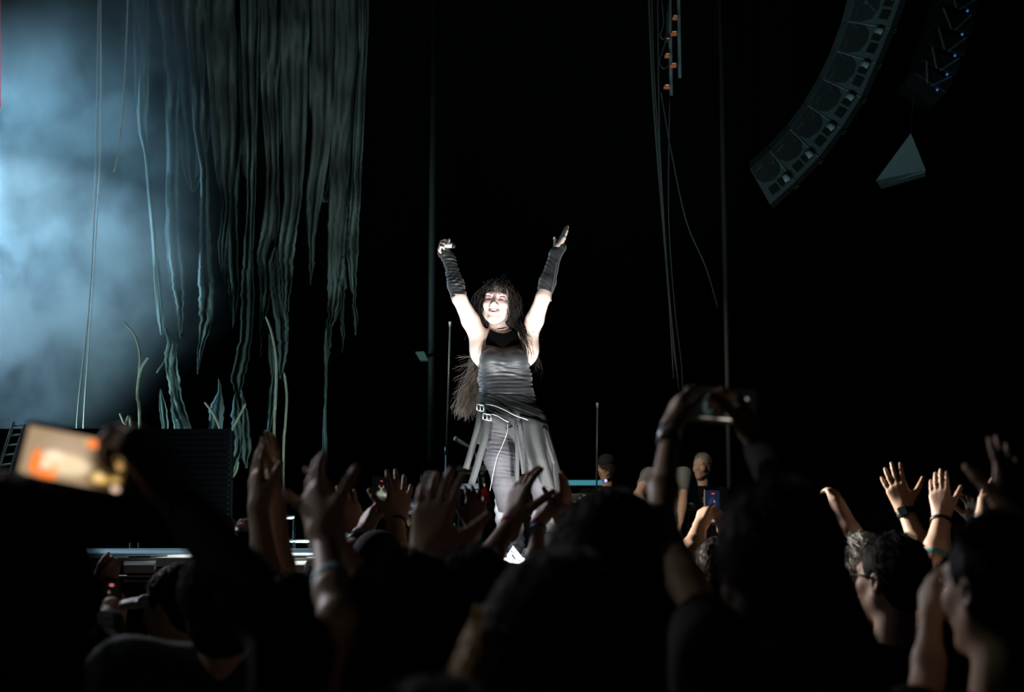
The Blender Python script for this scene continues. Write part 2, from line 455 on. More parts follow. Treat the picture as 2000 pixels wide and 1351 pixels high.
# edge hatches that stick out in front of the walkway
for x0, x1 in ((240, 306), (548, 600), (786, 834), (1322, 1392)):
    pl = [W(x0 + 4, 1081, 6.95), W(x1 + 6, 1083, 6.9), W(x1 - 6, 1103, 6.22), W(x0 + 2, 1103, 6.22)]
    for p in pl[:2]: p[2] = ZT + .004
    h = tag(MB().prism(pl, (0, 0, -0.035)).build('edge_hatch', m_alu, walk))
    c = sum(pl) / 4; MB().box(c + [0.01, 0.1, .012], (.05, .16, .006)).build('hatch_lid', m_dark_metal, h)
# pipe rail under the lip and its brackets
rl = empty('pipe_rail', (0, 6.33, 0), 'grey pipe rail running just below the stage lip', 'rail')
MB().tube([W(120, 1127, 6.33), W(1700, 1127, 6.33)], .010, 8).build('upper_pipe', m_metal, rl, True)
MB().tube([W(120, 1136, 6.33), W(1700, 1136, 6.33)], .007, 8).build('lower_pipe', m_metal, rl, True)
for px in (160, 520, 700, 900, 1290, 1500):
    p = W(px, 1127, 6.33); MB().tube([p, (p[0], p[1], 0.0)], .014, 8).build('post', m_dark_metal, rl, True)

# slatted dark front at the far left
sl = empty('slatted_riser', W(220, 1060, 11.2) * [1, 1, 0] + [0, 0, .75], 'dark blue slatted riser front behind the glowing phone', 'riser')
for k in range(20):
    y = 842 + k * 11.2
    a, b = W(-60, y, 11.2), W(452, y, 11.2); h = 0.019
    MB().box((a + b) / 2, ((b[0] - a[0]) / 2, .02, h)).build('slat', m_panel, sl)
a, b = W(-60, 842, 11.32), W(452, 1055, 11.32)
MB().box((a + b) / 2, ((b[0] - a[0]) / 2, .01, (a[2] - b[2]) / 2)).build('backing', m_black, sl)
for px in (-40, 200, 445):
    t = W(px, 838, 11.26); MB().tube([t, (t[0], 11.26, .75)], .03, 6).build('upright', m_dark_metal, sl)

# ------------------------------------------------------------------ torn drapes
def drape_mat(name, c, thin):
    m = mat(name, c, 0.8, var=0.35, scale=9, bump=0.25, spec=0.3)
    nt = m.node_tree; b = nt.nodes['Principled BSDF']; o = nt.nodes['Material Output']
    tr = nt.nodes.new('ShaderNodeBsdfTranslucent'); tr.inputs[0].default_value = (*[min(1, v * 1.6) for v in c], 1)
    mx = nt.nodes.new('ShaderNodeMixShader'); mx.inputs[0].default_value = thin
    nt.links.new(b.outputs[0], mx.inputs[1]); nt.links.new(tr.outputs[0], mx.inputs[2]); nt.links.new(mx.outputs[0], o.inputs['Surface'])
    return m
m_drape = drape_mat('torn_black_gauze', (0.100, 0.140, 0.134), .2)
m_gauze = drape_mat('pale_gauze', (0.22, 0.27, 0.262), .5)
DR = empty('torn_drape', (-2.0, 12.6, 0.75), 'huge torn black drape hanging in ragged strips left of the singer', 'drape')
def strip(path, Y, seed, m=m_drape, rag=0.18, fold=0.085, nf=1.8, name='drape_strip', step=7):
    """path: (y, left, right) pixel rows; built as cloth at depth Y with folds, ragged edges and thickness"""
    r = np.random.default_rng(seed)
    rows = np.array(path, float); yy = np.arange(rows[0, 0], rows[-1, 0] + .1, step)
    L = np.interp(yy, rows[:, 0], rows[:, 1]); R = np.interp(yy, rows[:, 0], rows[:, 2])
    def noise(n, s):
        k = np.convolve(r.normal(size=n + 40), np.hanning(s) / np.hanning(s).sum() * math.sqrt(s), 'same')[20:20 + n]; return k
    n = len(yy); w = R - L
    nl, nr = noise(n, 3) + noise(n, 9), noise(n, 3) + noise(n, 9)
    low = np.clip((yy - 250) / 350, 0.15, 1)
    sway = noise(n, 39)
    nl = .55 * nl + 1.7 * sway + noise(n, 31); nr = .55 * nr + 1.7 * sway + noise(n, 31)
    L = L + nl * rag * 6 * low; R = np.maximum(R + nr * rag * 6 * low, L + 1.2)
    tp = np.clip((rows[-1, 0] - yy) / 46 + .05, 0, 1) ** .7
    if rows[0, 0] > 0: tp = tp * np.clip((yy - rows[0, 0]) / 40 + .06, 0, 1) ** .8
    cm = (L + R) / 2; L = cm + (L - cm) * tp; R = cm + (R - cm) * tp
    ph = r.uniform(0, 6.28); dr = noise(n, 25) * .5
    nu = 11; G = []
    for j in range(n):
        row = []
        for i in range(nu):
            t = i / (nu - 1)
            d = fold * (math.sin(ph + t * nf * 6.28 + dr[j] * 1.3) + .4 * math.sin(ph * 2 + t * nf * 15 + yy[j] * .012)) + fold * .8 * dr[j]
            row.append(W(L[j] + (R[j] - L[j]) * t, yy[j], Y + d))
        G.append(row)
    return MB().sheet(G).build(name, m, DR, True, 0.004)
T0 = -60
strip([(T0, 258, 290), (60, 260, 291), (180, 264, 290), (260, 271, 290), (300, 282, 290), (460, 297, 305), (560, 302, 316), (660, 312, 325)], 12.2, 1, m_gauze, .06, .04, 1.0)
strip([(T0, 292, 352), (80, 318, 352), (300, 326, 350), (450, 322, 352), (560, 330, 357), (620, 345, 358), (665, 353, 357)], 12.7, 2)
strip([(T0, 350, 405), (100, 366, 400), (250, 378, 398), (330, 392, 408), (450, 392, 412), (560, 388, 420), (625, 392, 416), (700, 384, 394), (735, 386, 389)], 12.5, 3)
strip([(T0, 402, 470), (60, 398, 468), (170, 408, 462), (260, 412, 464), (330, 420, 460), (400, 434, 452), (480, 426, 444), (560, 436, 446)], 12.6, 4, nf=2.4)
strip([(T0, 440, 472), (300, 448, 470), (420, 436, 462), (520, 440, 466), (600, 452, 464), (640, 455, 460)], 12.9, 5)
strip([(T0, 468, 508), (130, 474, 504), (300, 482, 500), (420, 482, 498), (520, 474, 496), (600, 466, 490), (700, 462, 486), (735, 452, 480), (750, 456, 476), (790, 464, 472)], 12.4, 6)
strip([(T0, 504, 552), (100, 508, 548), (220, 512, 544), (330, 522, 546), (420, 516, 548), (520, 502, 540), (580, 504, 522), (660, 508, 518), (700, 512, 517)], 12.6, 7, nf=2.2)
strip([(T0, 548, 606), (110, 550, 604), (250, 552, 600), (380, 556, 590), (480, 548, 578), (560, 554, 574), (660, 556, 564), (745, 546, 550)], 12.5, 8, nf=2.2)
strip([(480, 520, 560), (560, 528, 556), (640, 542, 566), (690, 548, 562), (745, 544, 551)], 12.45, 9)
strip([(T0, 602, 656), (100, 604, 654), (260, 606, 648), (380, 600, 634), (480, 600, 616), (540, 601, 608), (556, 603, 605)], 12.6, 10, nf=2)
strip([(T0, 648, 716), (120, 652, 714), (260, 650, 704), (360, 640, 690), (460, 638, 676), (560, 636, 674), (640, 636, 646), (720, 638, 642)], 12.8, 11, nf=2.6)
strip([(T0, 700, 722), (100, 702, 718), (280, 690, 708), (400, 684, 704), (480, 680, 702), (560, 688, 698), (630, 690, 694), (658, 691, 693)], 12.5, 12)
strip([(500, 660, 676), (600, 668, 674), (690, 669, 672)], 12.7, 13)
strip([(640, 310, 330), (670, 322, 346), (705, 318, 340), (760, 326, 348), (820, 334, 364), (870, 340, 378), (910, 356, 380), (930, 366, 372)], 12.1, 14, m_gauze, .2, .05)
strip([(700, 322, 330), (720, 304, 316), (732, 300, 306)], 12.15, 15, m_gauze, .1, .02)
strip([(740, 424, 436), (765, 428, 434), (800, 410, 438), (860, 408, 436), (920, 414, 438), (962, 412, 430)], 12.2, 16, m_gauze, .15, .05)
strip([(770, 446, 470), (820, 450, 468), (880, 456, 476), (930, 444, 462), (962, 446, 454)], 12.3, 17, m_drape, .2, .05)
strip([(760, 466, 476), (820, 474, 486), (880, 470, 494), (915, 478, 488)], 12.25, 18, m_drape, .15, .03)
strip([(650, 518, 532), (740, 532, 542), (800, 524, 536), (850, 516, 528)], 12.3, 19, m_drape, .12, .03)
strip([(640, 632, 640), (780, 634, 638), (860, 631, 640), (930, 630, 642), (950, 634, 640)], 12.4, 20, m_drape, .05, .03)
strip([(760, 308, 320), (820, 314, 328), (880, 322, 334), (930, 376, 384)], 12.3, 21, m_drape, .1, .03)
strip([(T0, 620, 700), (200, 612, 690), (300, 616, 680), (400, 622, 650)], 13.2, 22, m_drape, .2, .06, 3)
strip([(T0, 420, 560), (200, 440, 560), (300, 470, 545), (380, 480, 520)], 13.2, 23, m_drape, .2, .06, 4)
strip([(T0, 320, 420), (200, 340, 420), (300, 352, 404), (380, 366, 390)], 13.2, 24, m_drape, .2, .06, 3)
MB().tube([W(230, T0 - 5, 12.7), W(760, T0 - 5, 12.7)], .035, 8).build('batten', m_dark_metal, DR, True)

# ------------------------------------------------------------------ bare branches and hanging cables
m_twig = mat('bleached_branch', (0.20, 0.19, 0.14), 0.7)
m_cable = mat('black_cable', (0.05, 0.055, 0.055), 0.5)
m_pale_cable = mat('pale_cord', (0.8, 0.82, 0.82), 0.5)
tw = [([(242, 630), (262, 652), (273, 690), (272, 725), (268, 775), (273, 840), (278, 1040)], 'tall pale branch curling out of the smoke left of the drape'),
      ([(290, 697), (278, 715), (271, 735)], 'short pale twig leaning against the tall branch'),
      ([(234, 807), (243, 828), (256, 850), (262, 1040)], 'short bare twig just above the raised hand'),
      ([(400, 785), (418, 810), (432, 845), (437, 880), (436, 1040)], 'pale branch bending left in front of the low drape'),
      ([(480, 788), (462, 822), (446, 852), (437, 882)], 'pale forked twig bending right in front of the low drape'),
      ([(520, 618), (532, 655), (540, 710), (538, 790), (535, 850), (534, 1040)], 'longest bare branch rising over the clapping hands'),
      ([(556, 728), (560, 775), (557, 830), (553, 900), (552, 1040)], 'straight pale branch right of the longest one'),
      ([(465, 900), (461, 920), (447, 938), (430, 945), (424, 1040)], 'low hooked twig beside the clapping hands')]
for pts, lab in tw:
    pp = [W(x, y, 11.9 + .02 * i) for i, (x, y) in enumerate(pts)]
    if pts[-1][1] > 1000: pp[-1] = np.array([pp[-1][0], pp[-1][1], 0.75])
    P = spline(pp, 26)
    tag(MB().tube(P, list(np.linspace(.009, .0125, 26)), 7).build('bare_branch', m_twig, None, True), lab, 'branch')
cb = [([(193, -60), (190, 200), (184, 420), (172, 620), (150, 832), (148, 1050)], 11.6, .008, 'left pale cord hanging through the smoke', m_pale_cable),
      ([(196, -60), (197, 250), (188, 450), (176, 640), (163, 832), (160, 1050)], 11.7, .007, 'right pale cord of the pair hanging through the smoke', m_pale_cable),
      ([(251, -60), (247, 80), (241, 200), (232, 290), (222, 336)], 11.5, .007, 'loose cord with a free end beside the torn drape', m_pale_cable)]
for pts, Y, r, lab, m in cb:
    tag(MB().tube(spline([W(x, y, Y) for x, y in pts], 30), r, 6).build('cord', m, None, True), lab, 'cord')
tag(MB().tube([W(-1.5, -40, 11.0), W(0, 210, 11.0)], .007, 6).build('pink_lit_truss', mat('pink_glow_paint', (.4, .1, .15), .5, emit=(1, .18, .3), estr=.35), None, True), 'thin truss tube at the upper left edge, pink light put into its colour', 'truss tube')  # pink light on the truss edge put into a glowing material
ub = empty('lattice_post', W(5, 905, 10.9) * [1, 1, 0] + [0, 0, .75], 'pale lattice post leaning behind the glowing phone', 'post')
a, b = W(38, 826, 10.9), W(-6, 960, 10.9); d = nrm(b - a); sx = np.cross(d, [0, 1, 0])
for q in (-1, 1): MB().tube([a + sx * q * .045, b + sx * q * .045], .012, 6).build('rail', m_alu, ub, True)
for k in range(7): MB().tube([a + (b - a) * k / 7 + sx * .045, a + (b - a) * (k + .5) / 7 - sx * .045], .008, 5).build('rung', m_alu, ub)

# ------------------------------------------------------------------ hanging line array on the right
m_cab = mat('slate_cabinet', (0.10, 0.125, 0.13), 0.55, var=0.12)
m_grille = mat('dark_side_pad', (0.028, 0.033, 0.036), 0.7)
m_hole = mat('handle_hole', (0.006, 0.006, 0.006), 0.9)
m_handle = mat('grey_handle', (0.24, 0.29, 0.30), 0.4)
m_glint = mat('steel_pin', (0.6, 0.6, 0.55), 0.3, 0.9)
Ls = [(1672, -18), (1655.5, 41.4), (1634, 99.3), (1608, 154), (1578, 205), (1543.5, 251.5), (1504, 293.5), (1464, 329.5)]
Rs = [(1764, -14), (1740, 54.7), (1712, 122.5), (1683, 189), (1644, 250), (1600, 307), (1554, 355), (1504, 401)]
names = ['topmost grey speaker of the curved line array, cut by the frame', 'second speaker down the curved line array', 'third speaker down the curved line array', 'fourth speaker down, the middle of the curved line array',
         'fifth speaker down the curved line array', 'second speaker from the bottom of the curved line array', 'lowest speaker at the bottom of the curved line array']
ARR = nrm(W(1610, 190, 11.5) - CAM) + np.array([-.06, 0, .02])
for k in range(7):
    YL, YR = 11.7, 11.25
    q = [W(*Ls[k], YL), W(*Rs[k], YR), W(*Rs[k + 1], YR), W(*Ls[k + 1], YL)]
    c = sum(q) / 4; q = [c + (p - c) * .975 for p in q]
    nv = nrm(np.cross(q[1] - q[0], q[3] - q[0])); nv = nv if nv[1] > 0 else -nv
    B = lambda u, v, o=0.0: (q[0] * (1 - u) + q[1] * u) * (1 - v) + (q[3] * (1 - u) + q[2] * u) * v - nv * o
    rt = empty('line_array_speaker', q[3], names[k], 'speaker', 'hanging line array speakers')
    MB().prism(q, ARR * .9).build('cabinet', m_cab, rt)
    MB().prism([B(.02, .03, .004), B(.40, .03, .004), B(.58, .22, .004), B(.62, .50, .004), B(.52, .84, .004), B(.30, .97, .004), B(.02, .97, .004)], nv * .01).build('side_pad', m_grille, rt)
    for (uu, vv) in (((.08, .30), (.04, .22)), ((.05, .16), (.45, .86))):
        MB().tube([B(uu[0], vv[0], .006), B(uu[1], vv[0] + .1, .006), B(uu[1], vv[1], .006)], .003, 4).build('pad_seam', m_cab, rt)
    for v0, v1 in ((.14, .42), (.52, .80)):
        h = MB().prism([B(.70, v0, .006), B(.90, v0, .006), B(.88, v1, .006), B(.68, v1, .006)], nv * .01).build('handle_hole', m_hole, rt)
    MB().tube([B(.72, .13, .01), B(.80, .12, .016), B(.89, .15, .01)], .028, 7, flat=.5).build('handle', m_handle, rt, True)
    f = q[1] - q[0]; f = nrm(f)
    MB().prism([q[1], q[2], q[2] + f * .07, q[1] + f * .07], ARR * .9).build('front_grille', m_hole, rt)
    for v in (.02, .1): MB().box(B(1.13, v, .0), (.006, .006, .006)).build('pin', m_glint, rt)
    MB().tube([q[0] - nv * .003, q[1] - nv * .003], .004, 4).build('edge_trim', m_handle, rt)
# second array further back, dark with blue status lights
led = mat('blue_led', (.05, .1, .4), .4, emit=(.05, .22, .7), estr=.6)
LP = [(1896, -8), (1883, 22), (1872, 47), (1862, 91), (1848, 132), (1833, 168), (1814, 198)]
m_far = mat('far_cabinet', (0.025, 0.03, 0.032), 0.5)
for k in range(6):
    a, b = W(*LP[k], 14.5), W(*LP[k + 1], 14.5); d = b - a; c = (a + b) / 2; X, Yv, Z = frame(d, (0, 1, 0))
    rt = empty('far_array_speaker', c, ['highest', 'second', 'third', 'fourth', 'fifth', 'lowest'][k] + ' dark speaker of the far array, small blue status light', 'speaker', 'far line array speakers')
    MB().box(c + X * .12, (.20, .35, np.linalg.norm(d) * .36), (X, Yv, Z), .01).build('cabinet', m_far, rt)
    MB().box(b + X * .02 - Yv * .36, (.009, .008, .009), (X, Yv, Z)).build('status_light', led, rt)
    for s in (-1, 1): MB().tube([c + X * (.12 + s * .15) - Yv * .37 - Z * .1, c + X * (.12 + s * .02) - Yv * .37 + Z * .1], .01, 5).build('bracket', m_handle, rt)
# triangular hanging monitor
q = [W(1779, 260, 12.0), W(1808, 332, 11.8), W(1806, 338, 11.8), W(1718, 363, 12.0), W(1711, 352, 12.1)]
rt = empty('hanging_fill_speaker', q[3], 'teal grey triangular speaker hanging below the far array', 'speaker')
MB().prism(q, (.30, .85, .30)*np.array(.6)).build('cabinet', mat('pale_slate', (.30, .36, .36), .6, var=.2, scale=3), rt)
MB().prism([q[2] + [0, -.01, 0], q[3] + [0, -.01, 0], q[3] + [0.01, -.01, -.03], q[2] + [.01, -.01, -.03]], (.30, .85, .30)*np.array(.55)).build('lip', m_far, rt)
MB().tube([W(1779, 262, 12.1), W(1800, -80, 12.1)], .004, 5).build('steel_wire', m_far, rt)

# ------------------------------------------------------------------ cable tower, poles
tw_ = empty('cable_tower', W(1320, 180, 11.4), 'hanging cable rack with red connectors above the singer', 'cable rack')
for px, yb in ((1309, 186), (1326, 152)):
    MB().box((W(px, -50, 11.4) + W(px, yb, 11.4)) / 2, (.012, .012, (W(px, -50, 11.4)[2] - W(px, yb, 11.4)[2]) / 2)).build('upright', mat('rack_steel', (.16, .24, .25), .4, .3), tw_)
m_red = mat('red_connector', (.95, .18, .06), .3)
m_cop = mat('copper_ring', (.95, .78, .62), .3)
for x, y, w in ((1318, 36, 5), (1316, 67, 6.5), (1303, 80, 5), (1303, 110, 5), (1315, 129, 6.5), (1302, 171, 6)):
    c = W(x, y, 11.35); o = MB().box(c, (w * .004, .02, .010), None, .004).build('connector', m_red if y != 80 else m_far, tw_)
    MB().box(c + [.004, -.002, .016], (w * .0028, .018, .004)).build('connector_ring', m_cop, o)
cl = [([(1266, -60), (1270, 60), (1275, 170), (1284, 300), (1298, 470), (1312, 640), (1322, 725)], .012, 'thick black cable falling furthest left from the rack'),
      ([(1272, -60), (1277, 130), (1288, 300), (1303, 520), (1316, 740)], .008, 'thin black cable beside the thick one'),
      ([(1284, -60), (1287, 200), (1291, 330), (1306, 560), (1326, 760)], .008, 'middle black cable hanging below the rack'),
      ([(1291, 180), (1296, 210), (1310, 290), (1340, 430), (1378, 520), (1402, 600)], .007, 'black cable swinging right from the rack foot'),
      ([(1303, 20), (1302, 70), (1294, 100), (1288, 120), (1296, 134), (1306, 128)], .007, 'small cable loop in front of the rack'),
      ([(1293, 0), (1296, 45), (1290, 68), (1296, 76), (1304, 60), (1306, 0)], .007, 'upper cable loop on the rack'),
      ([(1308, 190), (1306, 420), (1318, 600), (1330, 700), (1334, 760)], .006, 'straight cable under the rack')]
for pts, r, lab in cl:
    tag(MB().tube(spline([W(x, y, 11.3 + .012 * i) for i, (x, y) in enumerate(pts)], 32), r * .75, 6).build('hanging_cable', mat('grey_cable', (.04, .05, .05), .5), None, True), lab, 'cable')
m_pole = mat('dark_pole', (0.045, 0.055, 0.055), .6)
for px, w, Y, y0, lab in ((848, .035, 14.6, -60, 'tall dark pole behind the raised microphone hand'), (1405, .026, 13.8, -60, 'tall dark pole behind the grey haired man')):
    t = W(px, y0, Y); tag(MB().tube([t, (t[0], Y, .75)], w, 10).build('pole', m_pole, None, True), lab, 'pole')
cp = empty('clamp_light', W(832, 695, 14.3), 'small dim lamp clamped to the dark pole', 'lamp')
MB().prism([W(811, 687, 14.3), W(828, 686, 14.3), W(836, 703, 14.3), W(820, 703, 14.3)], (0, .12, 0)).build('lamp_housing', mat('lamp_grey', (.22, .30, .29), .5), cp)
MB().tube([W(830, 696, 14.38), W(848, 692, 14.6)], .02, 6).build('clamp', m_pole, cp)
# ------------------------------------------------------------------ smoke drifting in from the left
hz = bpy.data.materials.new('stage_smoke'); hz.use_nodes = True
nt = hz.node_tree; nt.nodes.clear()
out = nt.nodes.new('ShaderNodeOutputMaterial'); vs = nt.nodes.new('ShaderNodeVolumeScatter')
vs.inputs['Color'].default_value = (.86, .95, 1, 1); vs.inputs['Anisotropy'].default_value = 0.25
nt.links.new(vs.outputs[0], out.inputs['Volume'])
tc = nt.nodes.new('ShaderNodeTexCoord'); nz = nt.nodes.new('ShaderNodeTexNoise')
mp = nt.nodes.new('ShaderNodeMapping'); mp.inputs['Scale'].default_value = (1, 1, .8); mp.inputs['Location'].default_value = (3.1, 0.4, 1.7)
nt.links.new(tc.outputs['Object'], mp.inputs[0]); nt.links.new(mp.outputs[0], nz.inputs['Vector'])
nz.inputs['Scale'].default_value = 1.7; nz.inputs['Detail'].default_value = 6; nz.inputs['Roughness'].default_value = .55; nz.inputs['Distortion'].default_value = .4
def mrange(src, a, b, c, d):
    r = nt.nodes.new('ShaderNodeMapRange'); r.interpolation_type = 'SMOOTHSTEP'
    for n_, v_ in zip(('From Min', 'From Max', 'To Min', 'To Max'), (a, b, c, d)): r.inputs[n_].default_value = v_
    nt.links.new(src, r.inputs['Value']); return r.outputs[0]
def mul(a, b):
    r = nt.nodes.new('ShaderNodeMath'); r.operation = 'MULTIPLY'; nt.links.new(a, r.inputs[0])
    if isinstance(b, float): r.inputs[1].default_value = b
    else: nt.links.new(b, r.inputs[1])
    return r.outputs[0]
sx_ = nt.nodes.new('ShaderNodeSeparateXYZ'); nt.links.new(tc.outputs['Object'], sx_.inputs[0])
HX0, HX1, HZ0, HZ1 = -7.5, -2.2, 2.45, 8.5
ad = nt.nodes.new('ShaderNodeMath'); ad.operation = 'ADD'
nt.links.new(sx_.outputs['X'], ad.inputs[0]); nt.links.new(mrange(sx_.outputs['Z'], 2.5, 3.8, 1.0, 0.0), ad.inputs[1])   # the cloud draws back to the left near the stage floor
d = mul(mrange(nz.outputs['Fac'], .43, .58, .16, 1.0), mrange(ad.outputs[0], -4.6, -2.35, 1.0, 0.0))
d = mul(d, mrange(sx_.outputs['Z'], 2.45, 2.8, 0.0, 1.0))
d = mul(d, 0.75)
nt.links.new(d, vs.inputs['Density'])
b_ = MB().box(((HX0 + HX1) / 2, 11.85, (HZ0 + HZ1) / 2), ((HX1 - HX0) / 2, .95, (HZ1 - HZ0) / 2))
hzo = bpy.data.objects.new('stage_smoke', bpy.data.meshes.new('stage_smoke'))
hzo.data.from_pydata([tuple(v) for v in b_.v], [], b_.f); hzo.data.materials.append(hz); COL.objects.link(hzo)
tag(hzo, 'blue lit smoke drifting in from the left', 'smoke', kind='stuff')
# ------------------------------------------------------------------ the singer
SY = 8.0
LEAN = ([600, 700, 780, 830, 900, 1010], [0, 0, -.045, -.085, -.085, 0])   # hips pushed forward, shoulders back
def S(x, y, d=0.0): return W(x, y, SY + d + float(np.interp(y, *LEAN)))
m_skin = mat('fair_skin', (0.86, 0.66, 0.56), 0.5, var=0.06, scale=30)
m_top = mat('black_satin_jersey', (0.020, 0.0235, 0.025), 0.55, var=0.15, scale=12, sheen=0.2)
m_pants = mat('grey_ribbed_denim', (0.026, 0.0255, 0.030), 0.8, var=0.2, scale=40, bump=0.3)
m_jacket = mat('charcoal_twill', (0.0095, 0.0110, 0.0112), 0.8, var=0.15, scale=25)
m_strap = mat('grey_webbing', (0.012, 0.014, 0.014), 0.8, var=0.15)
m_boot = mat('silver_satin_boot', (0.22, 0.22, 0.225), 0.4, var=0.08)
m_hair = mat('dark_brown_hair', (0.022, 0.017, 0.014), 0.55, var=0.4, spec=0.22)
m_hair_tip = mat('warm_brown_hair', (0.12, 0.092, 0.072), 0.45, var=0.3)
m_zip = mat('bright_zip', (0.62, 0.65, 0.64), 0.3, 0.8)
m_teeth = mat('teeth', (0.9, 0.88, 0.82), 0.3)
m_lip = mat('rose_lip', (0.62, 0.28, 0.25), 0.4)
m_lid = mat('pink_eyeshadow', (0.80, 0.20, 0.42), 0.5)
m_dark = mat('eyeliner_black', (0.01, 0.008, 0.008), 0.6)

sg = empty('person', S(1020, 1085) * [1, 1, 0] + [0, 0, ZT], 'woman in black singing on the walkway with both arms thrown up', 'person')
Hc = S(972, 594, 0.05)
hf = nrm((-0.16, -1, 0.10)); hu = (0.10, 0.12, 1)
hp, HT, HR = head_prims(Hc, hf, hu, 1.13, mouth=1.0)
A0, A1, A2 = S(940, 668, .08), S(897, 582, -.05), S(877, 506, -.02)
B0, B1, B2 = S(1028, 668, .08), S(1061, 580, -.05), S(1085, 496, -.02)
torso = [ell(S(984, 698, .06), (.150, .100, .130), None, .05), ell(S(986, 738, .02), (.146, .098, .110), None, .05), ell(S(990, 775, .01), (.150, .100, .100), None, .05),
         ell(S(1000, 825, .0), (.172, .118, .115), None, .06), ell(S(960, 703, -.075), (.060, .060, .056), None, .05), ell(S(1008, 703, -.075), (.060, .060, .056), None, .05),
         cap(S(950, 664, .09), S(1020, 664, .09), .050, .050, .06)]
arms = [cap(A0, (A0 * .5 + A1 * .5), .053, .050, .03), cap((A0 * .5 + A1 * .5), A1, .050, .040, .02), cap(A1, A1 * .65 + A2 * .35, .040, .041, .02), cap(A1 * .65 + A2 * .35, A2, .041, .025, .02),
        cap(B0, (B0 * .5 + B1 * .5), .054, .051, .03), cap((B0 * .5 + B1 * .5), B1, .051, .040, .02), cap(B1, B1 * .65 + B2 * .35, .040, .040, .02), cap(B1 * .65 + B2 * .35, B2, .040, .025, .02),
        ell(S(936, 684, .05), (.055, .06, .075), None, .05), ell(S(1034, 684, .05), (.055, .06, .075), None, .05)]
neck = [cap(HT((0, -.02, -.05)), S(978, 655, .08), .052, .056, .03)]
handL = hand_prims(A2, S(852, 474, -.03), (1, -.25, -.35), 'R', curl=.78, spread=.02, thumb=.5, tcurl=.5, scale=.86)
handR = hand_prims(S(1087, 486, -.02), S(1112, 441, .0), (-.75, -.35, .4), 'L', curl=.05, spread=.03, thumb=.5, tcurl=.8, tl=.35)
skin_torso = [t_ for i_, t_ in enumerate(torso) if i_ not in (2, 3)]
sdf_obj('body', hp + neck + skin_torso + arms + handL + handR, .0042, m_skin, sg)

# face details
mb = lambda: MB()
sdf_obj('teeth', [cap(HT((-.018, .082, -.0515)), HT((.018, .082, -.0515)), .0065, .0065, .003), cap(HT((-.009, .088, -.0520)), HT((.009, .088, -.0520)), .0062, .0062, .003)], .0025, m_teeth, sg)
def curve_lip(z0, z1, zc, r, yb=.093):
    return [cap(HT((a, yb - 3.2 * a * a * 5, z0 + (z1 - z0) * (a / .027) ** 2)), HT((b, yb - 3.2 * b * b * 5, z0 + (z1 - z0) * (b / .027) ** 2)), r, r, .003) for a, b in zip(np.linspace(-.027, .022, 8), np.linspace(-.020, .027, 8))]
sdf_obj('upper_lip', curve_lip(-.0465, -.0420, 0, .0028), .0022, m_lip, sg)
sdf_obj('lower_lip', curve_lip(-.0655, -.0440, 0, .0036), .0022, m_lip, sg)
for q in (-1, 1):
    sdf_obj('eyelid', [ell(HT((q * .032, .0765, .0165)), (.0215, .0130, .0080), HR, .003)], .0024, m_lid, sg)
    MB().tube([HT((q * .046, .074, .004)), HT((q * .038, .084, .001)), HT((q * .030, .087, .000)), HT((q * .020, .084, .003))], [.0015, .0026, .0026, .0016], 5).build('lash_line', m_dark, sg, True)
    MB().tube([HT((q * .050, .070, .028)), HT((q * .036, .083, .034)), HT((q * .018, .088, .029))], [.0014, .003, .0032], 5).build('eyebrow', m_hair, sg, True)
MB().tube([HT((.030 + .004, .045, -.10)), HT((0, .02, -.115)), HT((-.034, .045, -.10))], .004, 6)
ck = MB(); ring(ck, HT((0, -.02, -.05)), S(978, 655, .08), .72, .056, .008, 24); ck.build('choker', m_dark, sg, True)
MB().tube([HT((.080, 0, -.036)), HT((.082, .002, -.046))], .004, 5).build('earring', m_zip, sg, True)

# halter top with drawn folds
xc = lambda Z: 0
zpx = lambda y: float(W(985, y, SY)[2])
xpx = lambda x: float(W(x, 700, SY)[0])
def top_post(F, X, Y, Z):
    hw = np.interp(Z, [zpx(800), zpx(704), zpx(690), zpx(665), zpx(645), zpx(634)], [.30, .185, .140, .098, .075, .062])
    c = np.interp(Z, [zpx(800), zpx(700), zpx(640)], [xpx(992), xpx(984), xpx(981)])
    fold = np.interp(Z, [zpx(800), zpx(785), zpx(725), zpx(705)], [.5, 1, 1, 0])
    xx = X - c
    w = np.sin(Z * 150 + xx * 14 + 2.6 * np.sin(xx * 11 + Z * 26) + 1.2 * np.sin(Y * 17)) * (.55 + .45 * np.sin(xx * 21 + Z * 33 + 1)) + .55 * np.sin(Z * 290 - xx * 30 + 2 + 2 * np.sin(xx * 17))
    cowl = np.interp(Z, [zpx(722), zpx(700), zpx(660), zpx(650)], [0, .3, 1, 0]) * np.exp(-(xx / .07) ** 2)
    F = F + .0026 * w * fold 
    F = np.maximum(F, (np.abs(xx) - hw) * .8)
    F = np.maximum(F, zpx(799) - Z)
    return np.maximum(F, Z - (zpx(651) + (np.abs(xx) / .07) ** 2 * .032))
chest_fill = [cap(S(978, 640, .075), S(980, 668, .075), .060, .080, .05)]
sdf_obj('halter_top', torso + chest_fill, .0042, m_top, sg, lambda F, X, Y, Z: np.maximum(top_post(F, X, Y, Z), Z - (zpx(677) + .010 * np.sin(X * 30))), inflate=.009)
sdf_obj('halter_chest_shade', torso + chest_fill, .0042, mat('chest_shade_black', (.006, .006, .0065), .95, spec=.05), sg, lambda F, X, Y, Z: np.maximum(top_post(F, X, Y, Z), zpx(678) + .010 * np.sin(X * 30) - Z), inflate=.0088)  # upper chest of the top, its shadow put into a blacker colour

